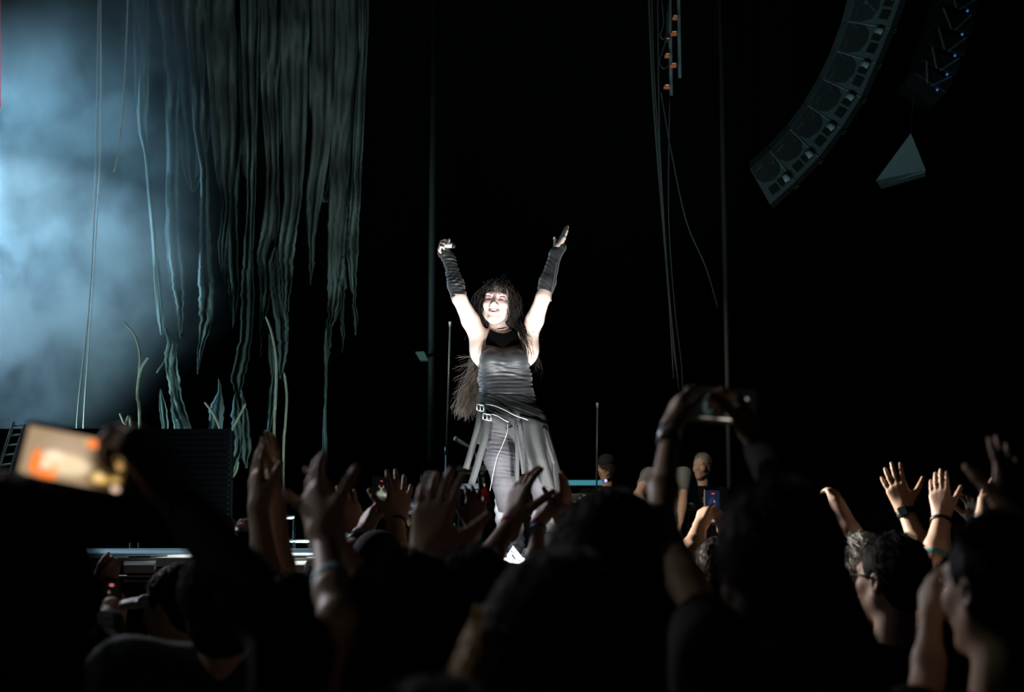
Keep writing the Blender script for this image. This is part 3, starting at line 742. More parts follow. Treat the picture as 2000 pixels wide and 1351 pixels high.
# trousers
K1, K2 = S(986, 942, -.06), S(1060, 946, -.03)
legs = [ell(S(1001, 822, .0), (.168, .115, .100), None, .05), cap(S(966, 836, .0), S(976, 890, -.03), .098, .088, .05), cap(S(976, 890, -.03), K1, .088, .067, .03), cap(K1, S(994, 1010, .0), .066, .060, .03), cap(S(994, 1010, 0), S(1000, 1065, .02), .058, .046, .03),
        cap(S(1036, 842, .0), S(1052, 895, -.01), .098, .088, .05), cap(S(1052, 895, -.01), K2, .088, .068, .03), cap(K2, S(1066, 1010, .02), .066, .062, .03), cap(S(1066, 1010, .02), S(1068, 1065, .04), .058, .046, .03)]
def pant_post(F, X, Y, Z):
    left = 1 / (1 + np.exp((X - xpx(1018)) * 90))
    a = np.interp(Z, [zpx(1000), zpx(955), zpx(930), zpx(850), zpx(830)], [.25, .2, 1, .9, 0])
    rib = np.sin(Z * 330 + 3.5 * np.sin(X * 24 + Z * 9) + 2 * np.sin(Y * 11)) * (.5 + .5 * np.sin(Z * 71 + X * 37)) + 1.3 * np.sin(Z * 250 + X * 22 + 1) * np.sin(X * 30 + Z * 40)
    knee = np.exp(-((Z - zpx(948)) / .008) ** 2)
    F = F + 0.0011 * rib * a * left + .004 * knee * left + .003 * np.sin(X * 60 + Z * 30) * (1 - left)
    F = np.maximum(F, Z - zpx(788))
    return F
sdf_obj('trousers', legs, .0042, m_pants, sg, pant_post)
# slouched satin boots
def boot_post(F, X, Y, Z):
    F = F + .0035 * np.sin(Z * 110 + 3 * np.sin(X * 24) + 2 * np.sin(Y * 19)) + .002 * np.sin(Z * 60 + X * 60)
    return np.maximum(F, ZT - Z)
for (a, b, c) in ((S(990, 985, .0), S(1001, 1060, .0), S(1008, 1078, -.20)), (S(1064, 985, .02), S(1066, 1060, .02), S(1078, 1078, -.17))):
    fz = c.copy(); fz[2] = ZT + .035; an = b.copy(); an[2] = ZT + .085; he = b + [0, .05, 0]; he[2] = ZT + .035
    sdf_obj('boot', [cap(a, (a + b) / 2, .070, .074, .02), cap((a + b) / 2, an, .074, .058, .02), cap(an, fz, .052, .040, .03), cap(an, he, .055, .038, .03), cap(fz, fz + [0, -.06, -.004], .040, .030, .02)], .006, m_boot, sg, boot_post)

# jacket knotted round the hips
def band_post(F, X, Y, Z):
    xx = X - xpx(938)
    hi_ = zpx(772) - xx * .06; lo_ = zpx(800) - xx * .36
    F = F + 0.0014 * np.sin((Z + xx * .30) * 190 + 2 * np.sin(X * 13)) + .0010 * np.sin((Z + xx * .36) * 330)
    return np.maximum(np.maximum(F, Z - hi_), lo_ - Z)
hips = [ell(S(990, 772, .01), (.152, .102, .09), None, .05), ell(S(998, 822, .0), (.172, .124, .105), None, .05), cap(S(1030, 835, 0), S(1042, 862, 0), .088, .075, .05)]
jk = sdf_obj('jacket_band', hips, .0042, m_jacket, sg, band_post, inflate=.016)
G = []                                   # skirt of the jacket over the right leg
for j in range(34):
    v = j / 33; row = []
    for i in range(56):
        u = i / 55; ang = math.radians(-108 + 205 * u)          # 0 = image right, -90 = towards camera
        top = 812 + 30 * u ** .7; hem = 968 - 60 * max(0, .42 - u) / .42 + 14 * math.sin(u * 9) - 16 * (u > .8)
        y = top + (hem - top) * v
        cx = 1028 + 18 * v; rx = .118 + .012 * v; ry = .145 + .02 * v
        fo = (.004 + .017 * v) * math.sin(u * 31 + 1.2 * math.sin(v * 3 + u * 5)) + .010 * v * math.sin(u * 13 + v * 2)
        p = S(cx, y, 0.0); row.append(p + np.array([(rx + fo) * math.cos(ang), (ry + fo) * math.sin(ang), 0]))
    G.append(row)
MB().sheet(G).build('jacket_skirt', m_jacket, sg, True, .005)
G = []                                   # flap hanging under the left hip
for j in range(14):
    v = j / 13; row = []
    for i in range(9):
        u = i / 8; y = 800 + (862 + 14 * u - 800) * v; x = 934 - 10 * v + u * (20 + 8 * v)
        row.append(S(x, y, -.06 - .08 * u + .01 * math.sin(u * 7 + v * 4)))
    G.append(row)
MB().sheet(G).build('jacket_flap', m_jacket, sg, True, .005)
def ribbon(name, pts, wpx, m, th=.005, parent=None, dn=-.13):
    P = spline([S(x, y, d) for x, y, d in pts], 18); G = []
    for k, p in enumerate(P):
        d = P[min(k + 1, 17)] - P[max(k - 1, 0)]; s = nrm(np.cross(d, [0, 1, 0])) * wpx * .00145
        s = s + np.array([0, .0015 * math.sin(k * .8), 0]); G.append([p - s, p, p + s])
    return MB().sheet(G).build(name, m, parent or sg, True, th)
ribbon('strap', [(938, 798, -.13), (934, 830, -.13), (922, 875, -.11), (910, 915, -.10)], 12, m_strap)
ribbon('strap', [(952, 814, -.15), (948, 850, -.15), (936, 895, -.13), (921, 945, -.11)], 13, m_strap)
ribbon('strap', [(1005, 812, -.17), (1009, 840, -.18), (1016, 880, -.17), (1022, 925, -.16)], 6, m_strap)
ribbon('strap', [(1008, 830, -.165), (1010, 880, -.17), (1010, 940, -.16)], 8, m_strap)
ribbon('strap', [(1066, 836, -.09), (1078, 880, -.10), (1083, 930, -.10), (1086, 960, -.08)], 5, m_strap)
ribbon('strap', [(1062, 834, -.10), (1071, 870, -.12), (1082, 905, -.11)], 6, m_strap)
ribbon('belt', [(950, 812, -.155), (968, 818, -.165), (984, 826, -.17), (1002, 845, -.17)], 16, m_strap)
MB().prism([S(988, 838, -.18), S(1004, 832, -.18), S(1007, 846, -.18), S(1000, 855, -.18)], (0, .01, 0)).build('belt_tip', m_strap, sg)
for x, y, w, h in ((938, 796, 6.5, 5.5), (951, 814, 7.5, 5.5)):
    c = S(x, y, -.175); b = MB()
    for (ax, az, bx, bz) in ((-1, -1, 1, -1), (1, -1, 1, 1), (1, 1, -1, 1), (-1, 1, -1, -1)):
        b.tube([c + [ax * w * .0029, 0, az * h * .0029 - ax * .004], c + [bx * w * .0029, 0, bz * h * .0029 - bx * .004]], .0034, 6)
    b.tube([c + [0, -.002, -h * .0029], c + [0, -.002, h * .0029]], .0022, 5)
    b.build('buckle', m_zip, sg, True)
def line(name, pts, r, m, n=20): return MB().tube(spline([S(x, y, d) for x, y, d in pts], n), r, 6).build(name, m, sg, True)
line('zip', [(948, 789, -.150), (965, 792, -.165), (985, 800, -.175), (1006, 811, -.18), (1032, 820, -.17)], .0026, m_zip)
line('zip', [(960, 808, -.17), (972, 812, -.178), (984, 819, -.182), (993, 824, -.18)], .0032, m_zip)
line('chain', [(992, 826, -.19), (990, 846, -.185), (980, 872, -.16), (970, 895, -.15), (963, 925, -.145), (957, 958, -.14)], .0014, mat('dull_chain', (.30, .32, .32), .5, .4), 26)

# ruched fingerless gloves
def glove(name, a, b, hand_wr, hand_tip, amp, fq, t0, seed):
    ax_ = b - a; L = np.linalg.norm(ax_); d = ax_ / L
    pr = [cap(a, a * .65 + b * .35, .041, .042, .02), cap(a * .65 + b * .35, b, .042, .029, .02), cap(b, b + (hand_tip - hand_wr) * .40, .030, .032, .02)]
    def post(F, X, Y, Z):
        t = (X - a[0]) * d[0] + (Y - a[1]) * d[1] + (Z - a[2]) * d[2]
        w = np.sin(t * fq + 4.2 * np.sin(X * 44 + seed + t * 30) + 2 * np.sin(Z * 27 + Y * 40)) * (.6 + .4 * np.sin(t * 55 + X * 70)) + .6 * np.sin(t * fq * 1.7 + X * 110 + seed)
        return np.maximum(F + amp * w, t0 * L - t)
    sdf_obj(name, pr, .0038, m_top, sg, post, inflate=.004)
glove('glove', A1, A2, A2, S(852, 474, -.03), .0026, 205, .02, 1.0)
glove('glove', B1, B2, B2, S(1108, 462, .0), .0007, 120, .12, 4.0)
line('glove_zip', [(1088, 508, -.075), (1083, 540, -.09), (1078, 568, -.10), (1076, 588, -.10)], .0026, m_zip)

# hair: cap of locks, side curtains, long fall behind the back
hc = [ell(HT((0, -.020, .042)), (.088, .104, .092), HR, .02), ell(HT((-.05, -.03, .0)), (.045, .075, .11), HR, .03), ell(HT((.055, -.03, .0)), (.045, .075, .11), HR, .03),
      cap(HT((.07, -.05, 0)), HT((.085, -.06, -.12)), .045, .04, .04), cap(HT((-.07, -.05, 0)), HT((-.075, -.05, -.10)), .045, .04, .04), cap(HT((0, -.08, 0)), S(975, 690, .14), .07, .07, .04),
      ell(HT((0, .085, -.035)), (.066, .055, .088), HR, .012, -1), ell(HT((.0, .09, .004)), (.056, .045, .050), HR, .012, -1)]
def hair_post(F, X, Y, Z): return F + .004 * np.sin(X * 190 + 4 * np.sin(Z * 30) + Y * 60) + .003 * np.sin(X * 330 + Z * 40)
sdf_obj('hair_cap', hc, .005, m_hair, sg, hair_post)
def locks(name, n, roots, ends, r, m, seed, wav=.012, seg=11, via=None, parent=None):
    rg = np.random.default_rng(seed); b = MB()
    for _ in range(n):
        t = rg.random(); i = t * (len(roots) - 1); k = min(int(i), len(roots) - 2); f = i - k
        a = roots[k] * (1 - f) + roots[k + 1] * f + rg.normal(size=3) * .008
        t2 = np.clip(t + rg.normal() * .10, 0, 1); i = t2 * (len(ends) - 1); k = min(int(i), len(ends) - 2); f = i - k
        e = ends[k] * (1 - f) + ends[k + 1] * f + rg.normal(size=3) * .018
        mid = [a]
        if via is not None:
            i = t * (len(via) - 1); k = min(int(i), len(via) - 2); f = i - k
            mid.append(via[k] * (1 - f) + via[k + 1] * f + rg.normal(size=3) * .012)
        P = spline(mid + [e], seg); ph = rg.uniform(0, 6.28, 2)
        P = [p + wav * (q / seg) * np.array([math.sin(q * .9 + ph[0]), math.cos(q * .8 + ph[1]), 0]) for q, p in enumerate(P)]
        w = r * rg.uniform(.6, 1.4)
        b.tube(P, [w * (1 - .75 * q / (seg - 1)) for q in range(seg)], 4, False)
    return b.build(name, m, parent or sg, True)
crown = [HT((x, -.02 + .01 * abs(x) * 10, .128 - 4 * x * x)) for x in np.linspace(-.05, .06, 6)]
locks('hair_locks', 110, [HT((.055, .01, .115)), HT((.03, -.06, .125)), HT((.06, -.09, .08))], [HT((.085, .02, -.10)), HT((.12, -.05, -.14)), HT((.10, -.10, -.19))], .0036, m_hair, 3, .012, 12, [HT((.098, .03, .03)), HT((.112, -.04, .03)), HT((.10, -.10, .02))])
locks('hair_locks', 120, [HT((-.05, .01, .115)), HT((-.03, -.06, .125)), HT((-.06, -.09, .08))], [HT((-.075, .03, -.10)), HT((-.10, -.03, -.12)), HT((-.10, -.09, -.19))], .0036, m_hair, 4, .012, 12, [HT((-.085, .035, .03)), HT((-.102, -.03, .03)), HT((-.09, -.09, .02))])
# head local +x points to the image left
locks('fringe', 44, [HT((-.055, .06, .10)), HT((.0, .065, .115)), HT((.055, .06, .095))], [HT((-.066, .074, .020)), HT((-.03, .098, .058)), HT((.064, .074, .03))], .0030, m_hair, 6, .006, 9, [HT((-.052, .088, .07)), HT((.0, .098, .082)), HT((.05, .088, .066))])
locks('stray_locks', 12, [HT((-.062, .05, .085)), HT((-.070, .035, .08))], [HT((-.066, .060, -.09)), HT((-.08, .045, -.12))], .0020, m_hair, 8, .006, 12, [HT((-.069, .068, .0)), HT((-.078, .05, .0))])
locks('stray_locks', 5, [HT((.060, .05, .09)), HT((.066, .04, .085))], [HT((.070, .055, -.08)), HT((.078, .04, -.11))], .0018, m_hair, 9, .006, 12, [HT((.072, .066, .01)), HT((.078, .05, .0))])
locks('crown_loop', 6, [HT((-.005, -.02, .125)), HT((.005, -.02, .125))], [HT((-.045, -.02, .125)), HT((-.05, -.02, .12))], .0022, m_hair, 12, .004, 12, [HT((-.02, -.02, .165)), HT((-.03, -.02, .155))])
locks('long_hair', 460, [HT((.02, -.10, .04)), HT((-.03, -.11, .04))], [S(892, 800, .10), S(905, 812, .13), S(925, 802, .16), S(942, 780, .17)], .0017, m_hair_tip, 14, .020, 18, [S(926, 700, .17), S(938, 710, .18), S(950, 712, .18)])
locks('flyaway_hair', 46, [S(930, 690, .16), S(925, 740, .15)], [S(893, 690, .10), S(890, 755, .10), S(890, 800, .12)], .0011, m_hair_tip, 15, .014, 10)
locks('shoulder_hair', 70, [HT((-.08, -.05, -.05)), HT((-.07, -.07, -.07))], [S(1040, 655, -.01), S(1030, 690, -.06), S(1052, 720, .10)], .0026, m_hair, 17, .014, 12, [S(1008, 630, .02), S(1018, 640, .02)])
locks('flyaway_hair', 22, [S(1040, 650, .04), S(1046, 690, .08)], [S(1058, 640, .02), S(1052, 700, .05), S(1046, 740, .1)], .0011, m_hair, 18, .012, 10)

# wireless microphone in the raised fist
mc = empty('microphone', S(878, 479, -.045), 'silver wireless microphone in the raised gloved fist of the woman', 'microphone')
MB().tube([S(858, 480, -.045), S(872, 479, -.05), S(873, 479, -.05), S(884, 479, -.052)], [.0135, .0140, .0150, .0150], 14).build('handle', mat('silver_mic', (.80, .84, .88), .3, .1), mc, True)
MB().tube([S(884, 479, -.052), S(887, 480, -.053), S(889.5, 480, -.054)], [.0155, .0155, .012], 14).build('end_cap', m_dark_metal, mc, True)
# ------------------------------------------------------------------ people in the crowd and the crew
m_sk = {'fair': mat('crowd_skin_fair', (.66, .46, .36), .55, var=.06), 'warm': mat('crowd_skin_warm', (.55, .36, .25), .55, var=.06), 'brown': mat('crowd_skin_brown', (.26, .16, .11), .5, var=.08)}
m_hr = {'black': mat('black_hair', (.006, .0055, .0055), .65, var=.4, bump=.4, scale=90, spec=.15), 'brown': mat('brown_hair', (.03, .02, .012), .65, var=.4, bump=.4, scale=90, spec=.2), 'blond': mat('blond_hair', (.55, .38, .13), .5, var=.35, bump=.8, scale=90), 'grey': mat('grey_hair', (.32, .34, .33), .55, var=.3, bump=.8, scale=90)}
m_cl = {'black': mat('black_cotton', (.009, .009, .010), .9, var=.2, spec=.1), 'teal': mat('dark_teal_cotton', (.02, .05, .05), .85), 'green': mat('dark_green_fleece', (.035, .05, .03), .95, bump=.5, scale=60), 'grey': mat('grey_cotton', (.20, .22, .23), .85), 'navy': mat('navy_cotton', (.012, .02, .035), .85)}
m_trs = mat('dark_trousers', (.012, .012, .015), .9); m_shoe = mat('dark_shoes', (.015, .014, .014), .7)

def ik(s, w, hint, a=.29, b=.26):
    d = w - s; L = np.linalg.norm(d)
    if L >= (a + b) * .985: return s + d * (a / (a + b))
    x = (a * a - b * b + L * L) / (2 * L); h = math.sqrt(max(a * a - x * x, 0)); dn = d / L
    hv = np.asarray(hint, float); hv = nrm(hv - dn * np.dot(hv, dn)); return s + dn * x + hv * h

def person(label, head, Y, face=(0, 1, 0), up=(0, 0, 1), hs=1.0, hair='short', hcol='black', cloth='black', skin='fair', arms=(), sleeve=.45, drop=.27, shw=.185, ground=0.0, vox=.006, mouth=0, legs=True, lean=(0, 0), hat=None):
    C = W(head[0], head[1], Y); f = nrm(face); u = nrm(up)
    root = empty('person', (C[0], C[1], ground), label, 'person')
    hp, T, R = head_prims(C, f, u, hs, mouth)
    fh = nrm([f[0], f[1], 0]) * .6 + np.array([0, .4 if f[1] >= 0 else -.4, 0]); fh = nrm(fh); r = np.cross(fh, [0, 0, 1.0])
    down = lambda z: C + np.array([lean[0] * z, lean[1] * z, -z])
    sk = hp + [cap(T((0, -.025, -.05)), down(.22), .055 * hs, .060, .03)]
    sho = {'R': down(drop) + r * shw, 'L': down(drop) - r * shw}
    cl = [ell(down(.42), (.185, .125, .17), np.stack([r, fh, [0, 0, 1]]), .06), ell(down(.64), (.165, .12, .17), np.stack([r, fh, [0, 0, 1]]), .06), ell(down(.84), (.175, .13, .13), np.stack([r, fh, [0, 0, 1]]), .06), cap(down(.215), down(.30), .068, .10, .05)]
    extra = []; bands = []
    used = set()
    for a in arms:
        sd = a['side']; used.add(sd); s = sho[sd].copy()
        P = lambda q: W(q[0], q[1], Y + q[2])
        w, t = P(a['w']), P(a['t'])
        if 'e' in a: e = P(a['e'])
        else: e = ik(s, w, a.get('hint', r * (.5 if sd == 'R' else -.5) + np.array([0, 0, -1.0])))
        if e[2] > s[2]: s[2] += min(.07, .35 * (e[2] - s[2]))
        k = a.get('k', 1.0)
        sk += [cap(s, (s + e) / 2, .056 * k, .050 * k, .03), cap((s + e) / 2, e, .050 * k, .042 * k, .02), cap(e, e * .68 + w * .32, .043 * k, .043 * k, .02), cap(e * .68 + w * .32, w, .043 * k, .028 * k, .02)]
        sk += hand_prims(w, t, a.get('n', (0, 1, 0)), sd, a.get('curl', .12), a.get('spread', .07), a.get('thumb', .7), a.get('tcurl', .15), a.get('scale'))
        sl = a.get('sleeve', sleeve)
        if sl > 0:
            if sl <= 1: cl += [cap(s, s + (e - s) * sl, .075, .068, .04)]
            else: q_ = a.get('sr', 1.0); cl += [cap(s, e, .075 * q_, .060 * q_, .04), cap(e, e + (w - e) * (sl - 1), .060 * q_, .046 * q_, .03)]
        else: cl += [cap(down(drop - .02), s * .8 + down(drop) * .2, .06, .045, .05)]
        for (tt, mname, wd) in a.get('bands', ()):
            ra = .031 + (.043 - .031) * min(1, (1 - tt) / .68) + .002; bands.append((e, w, tt, ra * k, mname, wd))
    for sd in 'LR':
        if sd not in used:
            s = sho[sd]; q = r * (.05 if sd == 'R' else -.05)
            e = s + q + np.array([0, -.02, -.29]); w = e + fh * .12 + np.array([0, 0, -.21])
            sk += [cap(s, e, .052, .042, .02), cap(e, w, .042, .028, .02)] + hand_prims(w, w + np.array([0, .02, -.18]) + fh * .04, -q, sd, .35, .03, .4, scale=.95)
            cl += [cap(s, s + (e - s) * max(sleeve, .3) * min(1, 1), .078, .07, .05)]
    cl += [cap(sho['L'], sho['R'], .072, .072, .05)]
    sdf_obj('body', sk, vox, m_sk[skin], root)
    sdf_obj('shirt', cl, .015, m_cl[cloth], root, smooth_it=2)
    if legs:
        hz_ = C[2] - .88 - ground; pr = [ell(down(.86), (.175, .13, .13), None, .05)]
        sh_ = []
        for q in (-1, 1):
            hip = down(.90) + r * q * .09; kn = hip * [1, 1, .5] + np.array([0, .02, ground * .5 + .03]); an = np.array([hip[0] + r[0] * q * .02, hip[1], ground + .09])
            pr += [cap(hip, kn, .088, .064, .05), cap(kn, an, .062, .048, .03)]
            sh_.append((an, q))
        sdf_obj('trousers', pr, .025, m_trs, root)
        for an, q in sh_:
            b0 = an.copy(); b0[2] = ground + .045; sdf_obj('shoe', [cap(b0 - fh * .05, b0 + fh * .14, .044, .040, .02), cap(an, b0, .045, .045, .03)], .02, m_shoe, root)
    hm = m_hr[hcol]
    E = lambda c, rad, k=.02, op=1: ell(T(c), np.array(rad) * hs, R, k, op)
    noise = lambda F, X, Yy, Z: F + .0016 * np.sin(X * 210 + 3 * np.sin(Z * 40) + Yy * 150)
    if hair in ('short', 'crop'):
        th = .010 if hair == 'short' else .004
        sdf_obj('hair', [E((0, -.022, .040), (.076 + th, .094 + th, .088 + th)), E((0, -.055, -.03), (.066, .055, .06), .03), E((0, .10, -.025), (.085, .075, .085), .015, -1), E((.085, 0, -.02), (.03, .03, .04), .01, -1), E((-.085, 0, -.02), (.03, .03, .04), .01, -1)], .0075, hm, root, noise)
    elif hair in ('long', 'bob', 'big'):
        L = {'long': -.34, 'bob': -.16, 'big': -.24}[hair]; w = 1.15 if hair == 'big' else 1.0
        sdf_obj('hair', [E((0, -.022, .040), (.092 * w, .110 * w, .100 * w)), cap(T((0, -.06, 0)), T((0, -.07, L)), .088 * w * hs, .085 * w * hs, .04), cap(T((.06, -.02, 0)), T((.075, -.02, L * .9)), .045 * hs, .040, .04), cap(T((-.06, -.02, 0)), T((-.075, -.02, L * .9)), .045 * hs, .040, .04), E((0, .10, -.025), (.075, .07, .11), .015, -1)], .009, hm, root, noise)
    if hair != 'none':
        Vh, Qh = head_hair(T, hair, int(abs(head[0]) + head[1]), hs, 420 if Y > 3.2 else 1500, .0016 if Y > 3.2 else .0010); mesh_obj('hair_strands', Vh, Qh, hm, root)
    if hat:
        kind, hm_ = hat
        if kind == 'beanie': sdf_obj('beanie', [E((0, -.02, .045), (.090, .108, .100)), E((0, .0, -.09), (.2, .2, .10), .01, -1)], .007, hm_, root)
        if kind in ('cap', 'cap_back'):
            q = 1 if kind == 'cap' else -1
            sdf_obj('cap', [E((0, -.018, .050), (.082, .100, .078)), E((0, q * .12, .048), (.062, .065, .008), .015), E((0, .0, -.06), (.2, .25, .09), .01, -1)], .006, hm_, root)
        if kind == 'visor': sdf_obj('visor', [E((0, .12, .025), (.078, .095, .026), .01), cap(T((-.07, .06, .035)), T((.07, .06, .035)), .018, .018, .02), E((0, .12, .004), (.074, .09, .026), .004, -1)], .006, hm_, root)
    for (e, w, tt, ra, mname, wd) in bands:
        b = MB(); ring(b, e, w, tt, ra, wd, 18); b.build('wristband', mname, root, True)
    root['_T'] = 0; del root['_T']
    return root, T, R

def phone(label, c, rv, uv, L, H, scr, rim=m_dark_metal, th=.009):
    """screen faces the side of -cross(rv, uv)... chosen so that it looks back at the holder"""
    rv = nrm(rv); uv = nrm(np.asarray(uv) - rv * np.dot(uv, rv)); nv = np.cross(rv, uv)
    if nv[1] > 0: nv = -nv
    o = empty('phone', c - uv * H / 2, label, 'phone')
    MB().box(c, (L / 2, H / 2, th / 2), (rv, uv, nv), .004).build('case', rim, o)
    s = c + nv * (th / 2 + .0006); a, b = rv * (L / 2 - .008), uv * (H / 2 - .007)
    V = [s - a - b, s + a - b, s + a + b, s - a + b]
    if np.dot(np.cross(rv, uv), nv) < 0: Fq = [(3, 2, 1, 0)]
    else: Fq = [(0, 1, 2, 3)]
    mesh_obj('screen', np.array(V), Fq, scr, o, False, uv=[(0, 0), (1, 0), (1, 1), (0, 1)])
    MB().box(c - nv * (th / 2 + .001) - rv * (L * .36) + uv * (H * .2), (.012, .012, .0015), (rv, uv, nv), .001).build('camera_bump', m_dark_metal, o)
    return o

m_wb = {'pink': mat('pink_paper_band', (.75, .12, .28), .6), 'blue': mat('blue_paper_band', (.10, .42, .75), .6), 'white': mat('white_band', (.85, .85, .9), .6), 'black': mat('black_band', (.01, .01, .012), .4), 'paleblue': mat('pale_blue_band', (.45, .68, .85), .6), 'steel': mat('steel_band', (.7, .72, .75), .3, .4), 'yellow': mat('yellow_band', (.7, .65, .1), .6), 'teal': mat('teal_beads', (.1, .35, .38), .4)}

# ---- foreground
person('dark haired spectator filling the lower left corner, seen from behind', (8, 1172), 1.8, hair='big', hcol='black', cloth='black', vox=.01)
person('spectator below the frame holding up the big glowing phone', (850, 1590), 1.5, hair='short', cloth='black', arms=[dict(side='L', e=(575, 1270, .15), w=(338, 962, .42), t=(268, 868, .42), n=(-.75, .3, -.3), curl=.75, spread=.03, thumb=.8, sleeve=1.85, sr=.72, k=.62, scale=1.0)], vox=.007, drop=.24)
phone('large glowing phone tilted in a dark hand at the left', W(148, 897, 1.93), (.982, .0, -.19), (.19, .05, .98), .158, .080,
      screen_mat('warm_phone_screen', (.36, .25, .15), [
          (.90, .55, .36, .85, (.05, .03, .01), .6), (.42, .62, .36, .5, (.46, .33, .22), .1), (.42, .36, .34, .28, (.85, .66, .42), .45), (.50, .30, .16, .14, (.75, .62, .38), .3), (.30, .50, .14, .14, (1.0, .78, .55), .2),
          (.14, .30, .070, .36, (1.0, .22, .03), .4), (.27, .08, .15, .12, (1.0, .22, .03), .4), (.33, .24, .06, .12, (1.0, .42, .16), .3), (.24, .28, .08, .12, (1.0, .72, .45), .2),
          (.62, .88, .12, .12, (.62, .42, .16), .3), (.66, .87, .10, .11, (1.0, .20, .03), .6), (.69, .86, .05, .04, (1.0, .52, .25), .2),
          (.78, .20, .14, .13, (.80, .48, .14), .2), (.76, .24, .06, .14, (1.0, .68, .28), .2), (.93, .24, .06, .08, (.60, .40, .10), .4), (.93, .52, .05, .11, (.50, .27, .10), .5), (.955, .70, .04, .075, (.32, .24, .09), .6), (.945, .06, .05, .075, (.85, .58, .42), .7)], 1.25))
person('brown haired spectator with a bare pale elbow raised at the left of the centre', (790, 1232), 2.6, hair='bob', hcol='brown', cloth='black', sleeve=.2, arms=[
    dict(side='L', k=.74, e=(660, 1208, -.16), w=(632, 1052, .06), t=(592, 893, .14), n=(.8, .5, -.1), curl=.18, spread=.05, thumb=.9, bands=[(.42, m_wb['paleblue'], .016)], sleeve=0),
    dict(side='R', e=(725, 1165, .15), w=(650, 1050, .16), t=(642, 900, .2), n=(-.8, .5, -.1), curl=.30, spread=.06, sleeve=.3, k=.7, thumb=.9)], vox=.006)
person('dark big haired spectator in the centre, head a black dome against the stage', (1192, 1128), 2.5, hs=.96, hair='big', hcol='black', vox=.009)
bl, Tb, _ = person('long haired blond spectator at the bottom centre, seen from behind', (1100, 1290), 1.9, hair='long', hcol='brown', cloth='black', vox=.009)
locks('blond_locks', 320, [Tb((-.085, .07, .05)), Tb((-.100, .0, .06)), Tb((-.105, -.05, .04))], [Tb((-.12, .07, -.30)), Tb((-.17, .0, -.34)), Tb((-.13, -.08, -.36))], .0018, m_hr['blond'], 31, .010, 12, [Tb((-.118, .09, -.05)), Tb((-.128, .02, -.05)), Tb((-.12, -.05, -.06))], parent=bl)
p12, T12, _ = person('tall spectator at the right holding a dark phone overhead with both hands', (1520, 1128), 2.15, hair='short', hcol='black', cloth='black', skin='warm', hs=1.05, shw=.09, drop=.18, arms=[
    dict(side='L', sleeve=.12, e=(1290, 1018, .3), w=(1310, 838, .62), t=(1338, 738, .66), n=(.9, .3, -.2), curl=.35, spread=.04, thumb=.5, k=.58, bands=[(.98, m_wb['black'], .006), (.90, m_wb['steel'], .014), (.80, m_wb['black'], .006)]),
    dict(side='R', e=(1560, 1010, .3), w=(1480, 862, .66), t=(1452, 800, .68), n=(-.9, .3, .1), curl=.7, spread=.03, thumb=.6, scale=.95, sleeve=1.9, sr=.8, k=.8)], vox=.006)
phone('dark phone held sideways in both hands of the tall spectator', W(1408, 792, 2.86), (.995, 0, -.075), (.075, .08, 1), .150, .074,
      screen_mat('dim_phone_screen', (.002, .003, .003), [(.30, .45, .10, .42, (.045, .075, .075), .2), (.45, .55, .06, .35, (.03, .05, .05), .2), (.56, .86, .05, .05, (.35, .02, .02), .4), (.88, .78, .035, .07, (.30, .28, .30), .4), (.80, .16, .10, .06, (.07, .02, .07), .4), (.60, .18, .05, .08, (.08, .09, .09), .4), (.86, .45, .03, .05, (.12, .01, .01), .4), (.30, .04, .16, .030, (.30, .29, .22), .4), (.62, .035, .22, .034, (.80, .76, .60), .5)], 1.0),
      mat('pale_phone_edge', (.65, .62, .55), .35))
# ---- middle rows
person('spectator whose two clapping hands rise highest left of the centre', (566, 1235), 3.4, hair='short', cloth='black', skin='warm', arms=[
    dict(side='L', k=.82, e=(524, 1175, .05), w=(506, 998, .15), t=(497, 866, .17), n=(.85, .5, 0), curl=.10, spread=.08, thumb=.5),
    dict(side='R', k=.82, e=(552, 1165, .22), w=(538, 985, .28), t=(532, 845, .30), n=(-.7, -.4, 0), curl=.12, spread=.10, thumb=.6)], vox=.005)
person('spectator with one big blurred open hand in front of the singer', (925, 1192), 3.1, hair='short', cloth='black', arms=[
    dict(side='L', e=(860, 1205, -.12), w=(834, 1085, -.12), t=(862, 905, -.08), n=(.25, 1, .1), curl=.14, spread=.10, thumb=.95, tcurl=.0, sleeve=.3)], vox=.005)
person('spectator with a dark raised hand just left of the singer', (858, 1190), 4.5, hair='short', cloth='black', skin='brown', arms=[
    dict(side='R', k=.8, e=(886, 1115, .05), w=(926, 1032, .15), t=(934, 940, .17), n=(-.3, 1, 0), curl=.3, spread=.10, thumb=.7, sleeve=.3)], vox=.005)
person('spectator with a cupped hand and pink wristband against the singer', (985, 1200), 3.8, hair='short', cloth='black', skin='warm', arms=[
    dict(side='L', k=.85, e=(932, 1128, .05), w=(1000, 1020, .2), t=(1030, 900, .24), n=(.75, .6, 0), curl=.22, spread=.06, thumb=.8, sleeve=.3, bands=[(.97, m_wb['pink'], .010)])], vox=.005)
person('spectator with two clapping hands and pink and blue wristbands', (1062, 1210), 4.3, hair='short', cloth='black', skin='fair', arms=[
    dict(side='L', k=.68, e=(1042, 1120, .1), w=(1052, 1020, .2), t=(1082, 948, .24), n=(.8, .5, 0), curl=.2, spread=.06, thumb=.8, bands=[(.98, m_wb['pink'], .009), (.86, m_wb['blue'], .009)], sleeve=.3),
    dict(side='R', k=.68, e=(1100, 1120, .1), w=(1098, 1022, .22), t=(1111, 922, .24), n=(-.8, .5, 0), curl=.12, spread=.05, thumb=.7, sleeve=.3)], vox=.005)
